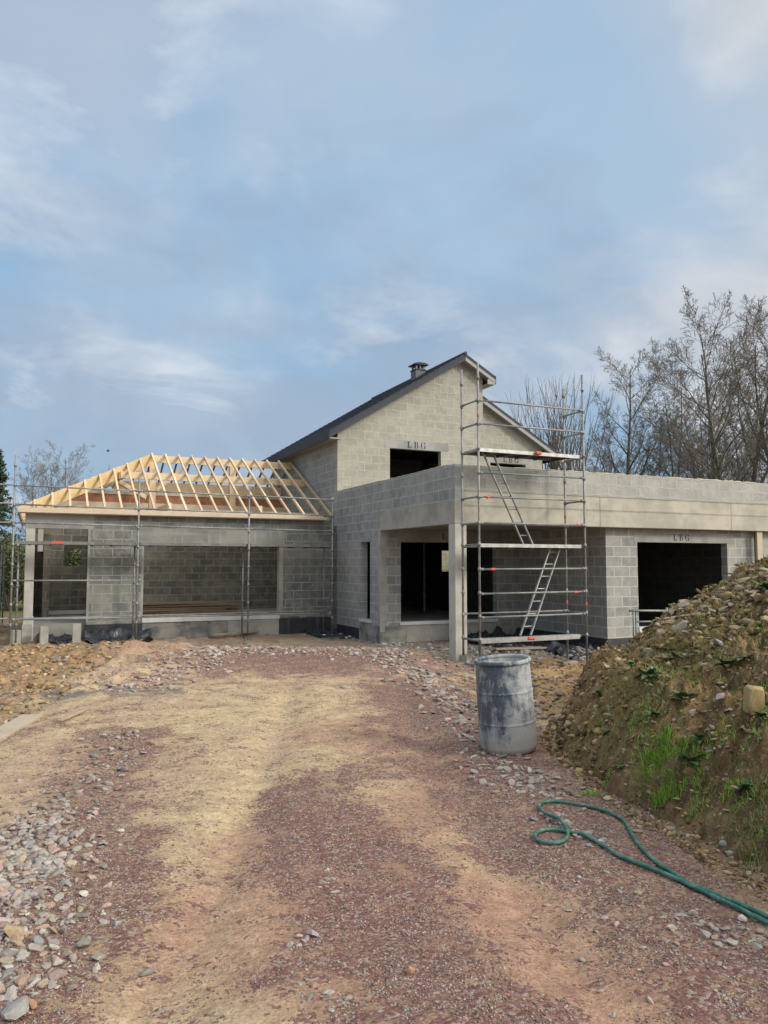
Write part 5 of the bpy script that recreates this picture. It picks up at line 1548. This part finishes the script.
# crumpled dark membrane along the footings
def sheet(x0, x1, y0_, y1_, z0, amp, label, seed, hgt=0.25, nx=60, ny=18):
    X, Y = np.meshgrid(np.linspace(x0, x1, nx), np.linspace(y0_, y1_, ny))
    x, y = X.ravel(), Y.ravel()
    t_ = (y - y0_) / (y1_ - y0_)
    rr = np.abs(fbm(x * 1.0, y * 1.8, 2.4, 4, seed, 0.6) - 0.5) * 3.2
    z = z0 + hgt * sstep(t_, 0.1, 1.0) * (0.5 + 0.8 * fbm(x, y * 0 + seed, 0.7, 3, seed + 3)) + amp * rr
    edge = np.minimum(np.minimum(t_, 1 - t_) * 6, 1)
    y = y + 0.12 * (fbm(x, x * 0, 1.5, 3, seed + 5) - 0.5) * (1 - t_)
    nx_ = nx
    i_ = np.arange((ny - 1) * nx).reshape(ny - 1, nx)[:, :-1].ravel()
    fs = np.stack([i_, i_ + 1, i_ + nx_ + 1, i_ + nx_], 1)
    o_ = mesh_obj('plastic_sheet', np.stack([x, y, z], 1), fs, M_tarp, smooth=True)
    md = o_.modifiers.new('thick', 'SOLIDIFY'); md.thickness = 0.006
    return tag(o_, label, 'sheet')
sheet(1.25, 3.0, 21.75, 22.38, -0.16, 0.22, 'crumpled dark sheet heaped under the block pier of the wing', 401, 0.35)
sheet(0.10, 1.2, 22.0, 22.9, -0.12, 0.25, 'dark crumpled sheet lying in the left doorway of the wing', 407, 0.22)
sheet(7.5, 8.38, 20.2, 22.3, -0.16, 0.15, 'dark sheet in the corner between the wing and the tall side wall', 411, 0.15)
sheet(10.6, 12.88, 15.6, 18.4, -0.30, 0.28, 'dark membrane spread over the rubble under the porch', 417, 0.25, 70, 40)
sheet(11.4, 13.9, 14.35, 15.6, -0.32, 0.26, 'creased dark membrane at the foot of the garage corner', 423, 0.22, 70, 30)

# cement pipe end by the wing
pe = thing('drain_pipe', (*at_top(192, 636)[:2], at_top(192, 636)[2] + 0.03), 'short grey pipe end sticking out of the ground before the wing', 'pipe')
MB().tube([(0, 0, 0), (0.25, 0.45, 0.0)], 0.09, 18, cap=False).build('pipe_wall', M_conc, pe, smooth=True)
MB().tube([(0.02, 0.03, 0), (0.26, 0.46, 0.0)], 0.072, 18).build('pipe_bore', M_tarp, pe, smooth=True)
MB().tube([(-0.005, -0.009, 0), (0.02, 0.036, 0)], 0.10, 18).build('pipe_collar', M_conc, pe) if False else None

# guard rail before the garage sill
gr = thing('guard_rail', (12.4, 13.5, 0), 'low steel guard rail standing before the garage opening', 'railing')
zr = gnd(12.4, 13.5)
MB().tube([(0, 0, zr - 0.1), (0, 0, 0.98)], 0.024, 10).build('post', M_steel, gr, smooth=True)
MB().tube([(0.07, 0.0, zr - 0.1), (0.07, 0.0, 0.98)], 0.02, 10).build('post', M_steelg, gr, smooth=True)
MB().tube([(-0.12, 0, 0.955), (1.05, -0.02, 0.925)], 0.026, 10).build('rail', M_steel, gr, smooth=True)
MB().tube([(0.0, 0, 0.70), (0.98, -0.02, 0.69)], 0.020, 10).build('rail', M_steel, gr, smooth=True)
MB().tube([(0.98, -0.02, 0.2), (0.98, -0.02, 1.0)], 0.03, 10).build('post', M_steel, gr, smooth=True)
MB().tube([(0.89, -0.02, 0.2), (0.89, -0.02, 0.94)], 0.02, 10).build('post', M_steel, gr, smooth=True)
# wooden form board hanging at the right end of the garage
fb = MB().box(17.95, 18.15, 14.72, 14.76, 2.05, 2.90).box(17.97, 18.0, 14.76, 14.80, 2.08, 2.88).box(18.10, 18.13, 14.76, 14.80, 2.08, 2.88).build('form_board', wood_mat('form_board', (0.52, 0.45, 0.33), (0.42, 0.36, 0.26)))
tag(fb, 'pale wooden form board hanging under the beam right of the garage', 'board')

# ------------------------------------------------------------------ trees
def tube_batch(segs, nside):
    """segs: list of (points array k x 3, radii k) -> verts, quads"""
    V = []; Fq = []; base = 0
    ang = np.arange(nside) * 2 * math.pi / nside
    ca, sa = np.cos(ang), np.sin(ang)
    for P_, r_ in segs:
        k = len(P_)
        dv = np.gradient(P_, axis=0); dv /= np.linalg.norm(dv, axis=1)[:, None] + 1e-9
        ref = np.array([0.31, 0.17, 0.05]) if abs(dv[0, 2]) > 0.8 else np.array([0.1, 0.05, 1.0])
        a = np.cross(dv, ref); a /= np.linalg.norm(a, axis=1)[:, None] + 1e-9
        b = np.cross(dv, a)
        ring = P_[:, None, :] + r_[:, None, None] * (a[:, None, :] * ca[None, :, None] + b[:, None, :] * sa[None, :, None])
        V.append(ring.reshape(-1, 3))
        i_ = np.arange(k - 1)[:, None] * nside; j = np.arange(nside)[None]
        q = np.stack([i_ + j, i_ + (j + 1) % nside, i_ + nside + (j + 1) % nside, i_ + nside + j], 2).reshape(-1, 4)
        Fq.append(q + base); base += k * nside
    return np.concatenate(V), np.concatenate(Fq)


def grow(rs_, base, dirv, length, rad, level, maxl, up, out, kids, limb):
    """one limb with alternating side limbs that shorten towards its tip"""
    k = 12 if level == 0 else (8 if level == 1 else (5 if level == 2 else 4))
    P_ = [np.array(base, float)]; dv = np.array(dirv, float); dirs = [dv]
    wob = (0.05, 0.10, 0.14, 0.18, 0.2)[level]
    for i_ in range(k - 1):
        dv = dv + rs_.normal(size=3) * wob + np.array([0, 0, up if level else 0.03])
        dv /= np.linalg.norm(dv)
        P_.append(P_[-1] + dv * length / (k - 1)); dirs.append(dv)
    P_ = np.array(P_); tt = np.linspace(0, 1, k); rr = rad * (1 - 0.88 * tt ** (0.9 if level == 0 else 0.8))
    out.append((level, P_, rr))
    if level >= maxl: return
    nk = kids[level]
    t0 = 0.24 if level == 0 else 0.16
    phi = rs_.uniform(0, 6.28)
    for c in range(nk):
        t_ = t0 + (0.99 - t0) * (c + rs_.uniform(0.1, 0.9)) / nk
        i_ = t_ * (k - 1); i0 = min(int(i_), k - 2); fr = i_ - i0
        b = P_[i0] * (1 - fr) + P_[i0 + 1] * fr; d0_ = dirs[i0 + 1]
        r0 = rr[i0] * (1 - fr) + rr[i0 + 1] * fr
        phi += 2.4 + rs_.normal() * 0.5
        e1 = np.cross(d0_, (0.3, 0.2, 0.9) if abs(d0_[2]) < 0.8 else (1, 0, 0)); e1 /= np.linalg.norm(e1); e2 = np.cross(d0_, e1)
        rn = e1 * math.cos(phi) + e2 * math.sin(phi)
        s_ = rs_.uniform(0.50, 0.95) * (1.0 if level == 0 else 0.9)
        nd = d0_ * math.cos(s_) + rn * math.sin(s_)
        tf = (t_ - t0) / (1 - t0)
        ln = length * (limb if level == 0 else (0.46 if level == 1 else 0.60)) * (1 - 0.62 * tf) * rs_.uniform(0.65, 1.2)
        grow(rs_, b, nd, ln, min(r0 * 0.62, rad * rs_.uniform(0.30, 0.5)), level + 1, maxl, up, out, kids, limb)


def bare_tree(loc, H, label, seed, stems=1, lean=(0, 0), kids=(17, 9, 6, 4), rad=None, up=0.05, limb=0.42, splay=0.22, maxl=4, group=None, twig=None, tmin=0.006):
    rs_ = np.random.default_rng(seed)
    out = []
    rad = rad or H * 0.0125
    for s_ in range(stems):
        a = 6.28 * s_ / stems + rs_.uniform(0, 1)
        sp_2 = splay * rs_.uniform(0.6, 1.2) if stems > 1 else 0
        dv = np.array([lean[0] + math.cos(a) * sp_2, lean[1] + math.sin(a) * sp_2, 1.0]); dv /= np.linalg.norm(dv)
        grow(rs_, (math.cos(a) * 0.15 * (stems > 1), math.sin(a) * 0.15 * (stems > 1), -0.3), dv, H * (1 if s_ == 0 else rs_.uniform(0.72, 0.95)), rad * (1 if s_ == 0 else 0.8), 0, maxl, up, out, kids, limb)
    zmax = max(P_[:, 2].max() for _, P_, _ in out)
    k_ = H / zmax
    lim = [(P_ * k_, np.maximum(r_, tmin)) for lv, P_, r_ in out if lv <= 1]
    tw = [(P_ * k_, np.maximum(r_, tmin)) for lv, P_, r_ in out if lv > 1]
    t = thing('bare_tree', loc, label, 'tree', group)
    v, f = tube_batch(lim, 7); mesh_obj('trunk', v, f, M_bark, t, smooth=True)
    v, f = tube_batch(tw, 3); mesh_obj('crown', v, f, twig or M_twig, t)
    return t


def ground_at(px, dist):
    l = (px - 384) / FPX * dist
    x, y = to_xy(l, dist); return (x, y, -0.1)


GT = 'bare trees beyond the house'
bare_tree(ground_at(641, 37), 13.3, 'slender bare tree standing alone nearest the scaffold tower side of the tree line', 11, lean=(-0.13, 0.04), rad=0.18, limb=0.44, kids=(19, 10, 7, 4), group=GT)
bare_tree(ground_at(612, 46), 11.0, 'bare tree just right of the scaffold tower, behind the slender one', 21, stems=2, rad=0.12, limb=0.42, splay=0.15, kids=(15, 9, 6, 3), group=GT)
bare_tree(ground_at(672, 35), 11.5, 'bare tree with several thin upright stems beyond the block parapet', 12, stems=3, rad=0.12, limb=0.36, splay=0.13, kids=(15, 9, 6, 3), group=GT)
bare_tree(ground_at(706, 42), 12.2, 'narrow bare tree between the many stemmed tree and the tallest tree', 13, stems=2, rad=0.14, limb=0.36, splay=0.1, kids=(15, 9, 6, 3), group=GT)
bare_tree(ground_at(745, 31), 13.4, 'tallest bare tree with a broad dense crown at the right edge', 14, stems=4, rad=0.17, limb=0.46, splay=0.28, kids=(17, 10, 7, 4), group=GT)
bare_tree(ground_at(735, 41), 12.6, 'bare tree rising just left of the tallest one', 19, stems=3, rad=0.13, limb=0.4, splay=0.2, kids=(14, 9, 6, 3), group=GT)
bare_tree(ground_at(812, 33), 13.8, 'bare tree cut by the right edge of the photo', 15, stems=2, rad=0.18, group=GT)
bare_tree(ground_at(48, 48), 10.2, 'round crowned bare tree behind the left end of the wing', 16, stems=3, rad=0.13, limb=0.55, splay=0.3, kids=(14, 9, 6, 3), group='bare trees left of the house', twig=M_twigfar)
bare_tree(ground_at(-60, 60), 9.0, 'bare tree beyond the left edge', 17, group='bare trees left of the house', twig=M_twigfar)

# pollarded tree: short thick limbs with sheaves of long straight shoots
def pollard(loc, H, label, seed):
    rs_ = np.random.default_rng(seed)
    t = thing('pollard_tree', loc, label, 'tree')
    lim = []; tw = []
    kh = H * 0.58
    lim.append((np.array([(0, 0, -0.3), (0.05, 0, H * 0.22), (-0.03, 0.02, H * 0.42), (0.02, 0, kh)]), np.array([0.24, 0.20, 0.19, 0.22])))
    knobs = [(0.02, 0, kh)]
    for k in range(7):
        a = rs_.uniform(0, 6.28); z0 = H * rs_.uniform(0.28, 0.5); r_ = rs_.uniform(0.5, 1.3)
        e = np.array([math.cos(a) * r_, math.sin(a) * r_, z0 + rs_.uniform(0.4, 1.3)])
        lim.append((np.array([(0, 0, z0 - 0.2), tuple(e * np.array([0.5, 0.5, 1]) - np.array([0, 0, 0.3])), tuple(e)]), np.array([0.12, 0.10, 0.11])))
        knobs.append(tuple(e))
    for kb in knobs:
        nsh = 11
        for k in range(nsh):
            a = rs_.uniform(0, 6.28); sp2 = rs_.uniform(0.05, 0.5); L_ = (H - kb[2]) * rs_.uniform(0.45, 1.0)
            d1 = np.array([math.cos(a) * sp2, math.sin(a) * sp2, 1.0]); d1 /= np.linalg.norm(d1)
            P_ = [np.array(kb)]; dv = d1
            for q in range(5):
                dv = dv + rs_.normal(size=3) * 0.06 + np.array([0, 0, 0.06]); dv /= np.linalg.norm(dv); P_.append(P_[-1] + dv * L_ / 5)
            P_ = np.array(P_); tw.append((P_, np.linspace(0.028, 0.007, 6)))
            for q in range(5):
                i_ = rs_.integers(1, 5); b = P_[i_]; rn = rs_.normal(size=3) * 0.45; dd = dv + rn; dd /= np.linalg.norm(dd)
                tw.append((np.array([b, b + dd * L_ * 0.13, b + dd * L_ * 0.2 + np.array([0, 0, L_ * 0.05])]), np.array([0.010, 0.007, 0.005])))
    v, f = tube_batch(lim, 8); mesh_obj('trunk', v, f, M_bark, t, smooth=True)
    v, f = tube_batch(tw, 3); mesh_obj('crown', v, f, M_twig, t)
    return t
pollard(ground_at(553, 32), 10.2, 'pollarded bare tree with sheaves of straight shoots behind the scaffold tower', 31)

# low thickets far behind, built once and copied
far = []
rs_far = np.random.default_rng(77)
LG = 'low trees in the far tree line'
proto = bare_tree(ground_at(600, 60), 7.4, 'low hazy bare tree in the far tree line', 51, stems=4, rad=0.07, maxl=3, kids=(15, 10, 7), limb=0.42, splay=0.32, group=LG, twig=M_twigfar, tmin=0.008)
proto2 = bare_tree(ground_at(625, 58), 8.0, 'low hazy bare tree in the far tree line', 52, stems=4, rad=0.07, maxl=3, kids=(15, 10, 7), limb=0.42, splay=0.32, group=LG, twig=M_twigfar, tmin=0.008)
for k, px in enumerate((578, 592, 610, 632, 650, 668, 684, 702, 722, 745, 765, -20)):
    c = copy_tree(proto if k % 2 else proto2)
    dd = 54 + rs_far.uniform(0, 14); c.location = ground_at(px, dd)
    c.rotation_euler = (0, 0, rs_far.uniform(0, 6.28)); s_ = rs_far.uniform(0.75, 1.08)
    if px < 100: s_ *= 0.7
    c.scale = (s_, s_, s_)


def conifer(loc, H, label, seed, R0=2.0):
    rs_ = np.random.default_rng(seed)
    t = thing('conifer_tree', loc, label, 'tree')
    MB().tube([(0, 0, -0.2), (0, 0, H)], [0.2, 0.03], 8).build('trunk', M_bark, t)
    n = 15000
    nb = 260
    V = []; Fq = []
    bz = H * (0.06 + 0.92 * rs_.uniform(0, 1, nb) ** 0.9); ba = rs_.uniform(0, 6.28, nb)
    bl_ = R0 * (1 - bz / H) ** 0.8 * rs_.uniform(0.7, 1.1, nb) + 0.15
    bi = rs_.integers(nb, size=n); t_ = rs_.uniform(0.15, 1, n) ** 0.7
    rr = bl_[bi] * t_
    x = rr * np.cos(ba[bi]) + rs_.normal(size=n) * 0.08; y = rr * np.sin(ba[bi]) + rs_.normal(size=n) * 0.08
    z = bz[bi] - 0.25 * rr + 0.12 * rr * rr / R0 + rs_.normal(size=n) * 0.05 - rs_.uniform(0, 0.12, n)
    c = np.stack([x, y, z], 1); a = rs_.normal(size=(n, 3)); a /= np.linalg.norm(a, axis=1)[:, None]; b = rs_.normal(size=(n, 3)); b -= (a * b).sum(1)[:, None] * a; b /= np.linalg.norm(b, axis=1)[:, None]
    s_ = rs_.uniform(0.06, 0.13, n)[:, None]
    v = np.stack([c - a * s_ - b * s_ * 0.25, c + a * s_ - b * s_ * 0.1, c + a * s_ * 0.6 + b * s_ * 0.35, c - a * s_ * 0.7 + b * s_ * 0.25], 1).reshape(-1, 3)
    f = np.arange(n * 4).reshape(n, 4)
    mesh_obj('crown', v, f, M_needle, t)
    return t
conifer(ground_at(-8, 44), 9.0, 'dark green conifer at the left edge', 61, 2.1)
conifer(ground_at(150, 62), 7.4, 'dark conifer seen through the open roof timbers', 62, 2.3)


def bush(loc, rx, ry, h, label, seed, n=9000, mat=M_hedge, group=None, cat='bush'):
    rs_ = np.random.default_rng(seed)
    t = thing('bush', loc, label, cat, group)
    st = MB()
    for k in range(14):
        a = rs_.uniform(0, 6.28); st.tube([(0, 0, -0.1), (rx * 0.4 * math.cos(a), ry * 0.4 * math.sin(a), h * 0.5), (rx * 0.75 * math.cos(a), ry * 0.75 * math.sin(a), h * rs_.uniform(0.6, 0.9))], [0.05, 0.03, 0.01], 5)
    st.build('branches', M_bark, t)
    nc = 40
    ca = rs_.uniform(0, 6.28, nc); cr = np.sqrt(rs_.uniform(0, 1, nc)); cz = rs_.uniform(0.12, 0.95, nc)
    ci = rs_.integers(nc, size=n)
    k_ = np.sqrt(np.clip(1 - (cz[ci] - 0.35) ** 2 * 1.6, 0.05, 1))
    c = np.stack([cr[ci] * np.cos(ca[ci]) * rx * k_, cr[ci] * np.sin(ca[ci]) * ry * k_, cz[ci] * h], 1) + rs_.normal(size=(n, 3)) * np.array([rx * 0.13, ry * 0.13, h * 0.08])
    a = rs_.normal(size=(n, 3)); a /= np.linalg.norm(a, axis=1)[:, None]; b = rs_.normal(size=(n, 3)); b -= (a * b).sum(1)[:, None] * a; b /= np.linalg.norm(b, axis=1)[:, None]
    s_ = rs_.uniform(0.04, 0.09, n)[:, None]
    v = np.stack([c - a * s_, c - b * s_ * 0.5, c + a * s_, c + b * s_ * 0.5], 1).reshape(-1, 3)
    mesh_obj('foliage', v, np.arange(n * 4).reshape(n, 4), mat, t)
    return t
bproto = bush(ground_at(-20, 36), 2.6, 1.6, 3.2, 'olive green bush in the hedge behind the left scaffold', 71, group='hedge bushes behind the house')
for k, (px, dd, s_) in enumerate(((12, 35, 1.0), (70, 37, 1.05), (760, 30, 0.9), (810, 31, 1.0), (500, 45, 1.0))):
    c = copy_tree(bproto); c.location = ground_at(px, dd); c.scale = (s_, s_, s_); c.rotation_euler = (0, 0, k * 1.3)
    c['label'] = ['olive green bush nearest the white corner column of the wing', 'olive green bush seen through the small window of the left doorway', 'olive bush behind the form board right of the garage', 'olive bush behind the far right column', 'bush seen through the back window of the main house'][k]

gw_ = MB().box(13.5, 26.0, 40.0, 40.25, -0.2, 4.2).build('garden_wall', conc_mat('pale_render', (0.36, 0.33, 0.24)))
tag(gw_, 'pale wall seen far off through the back window of the main house', 'wall')
# bird over the hip
bd = on_plane_y(108, 451, 24.0)
bird = thing('bird', bd, 'tiny dark bird in the sky just above the hip rafter', 'bird')
MB().lathe([(0.0, -0.10), (0.03, -0.06), (0.045, 0.0), (0.03, 0.06), (0.022, 0.09), (0.0, 0.12)], 10).build('body', M_bird, bird, smooth=True).rotation_euler = (0, R(80), 0)
MB().add([(-0.03, 0.0, 0.01), (0.05, 0.0, 0.01), (0.02, -0.2, 0.07), (-0.05, -0.16, 0.06), (0.02, 0.2, 0.07), (-0.05, 0.16, 0.06)], [(0, 1, 2, 3), (1, 0, 5, 4)]).build('wings', M_bird, bird)

bird.scale = (0.5, 0.5, 0.5)
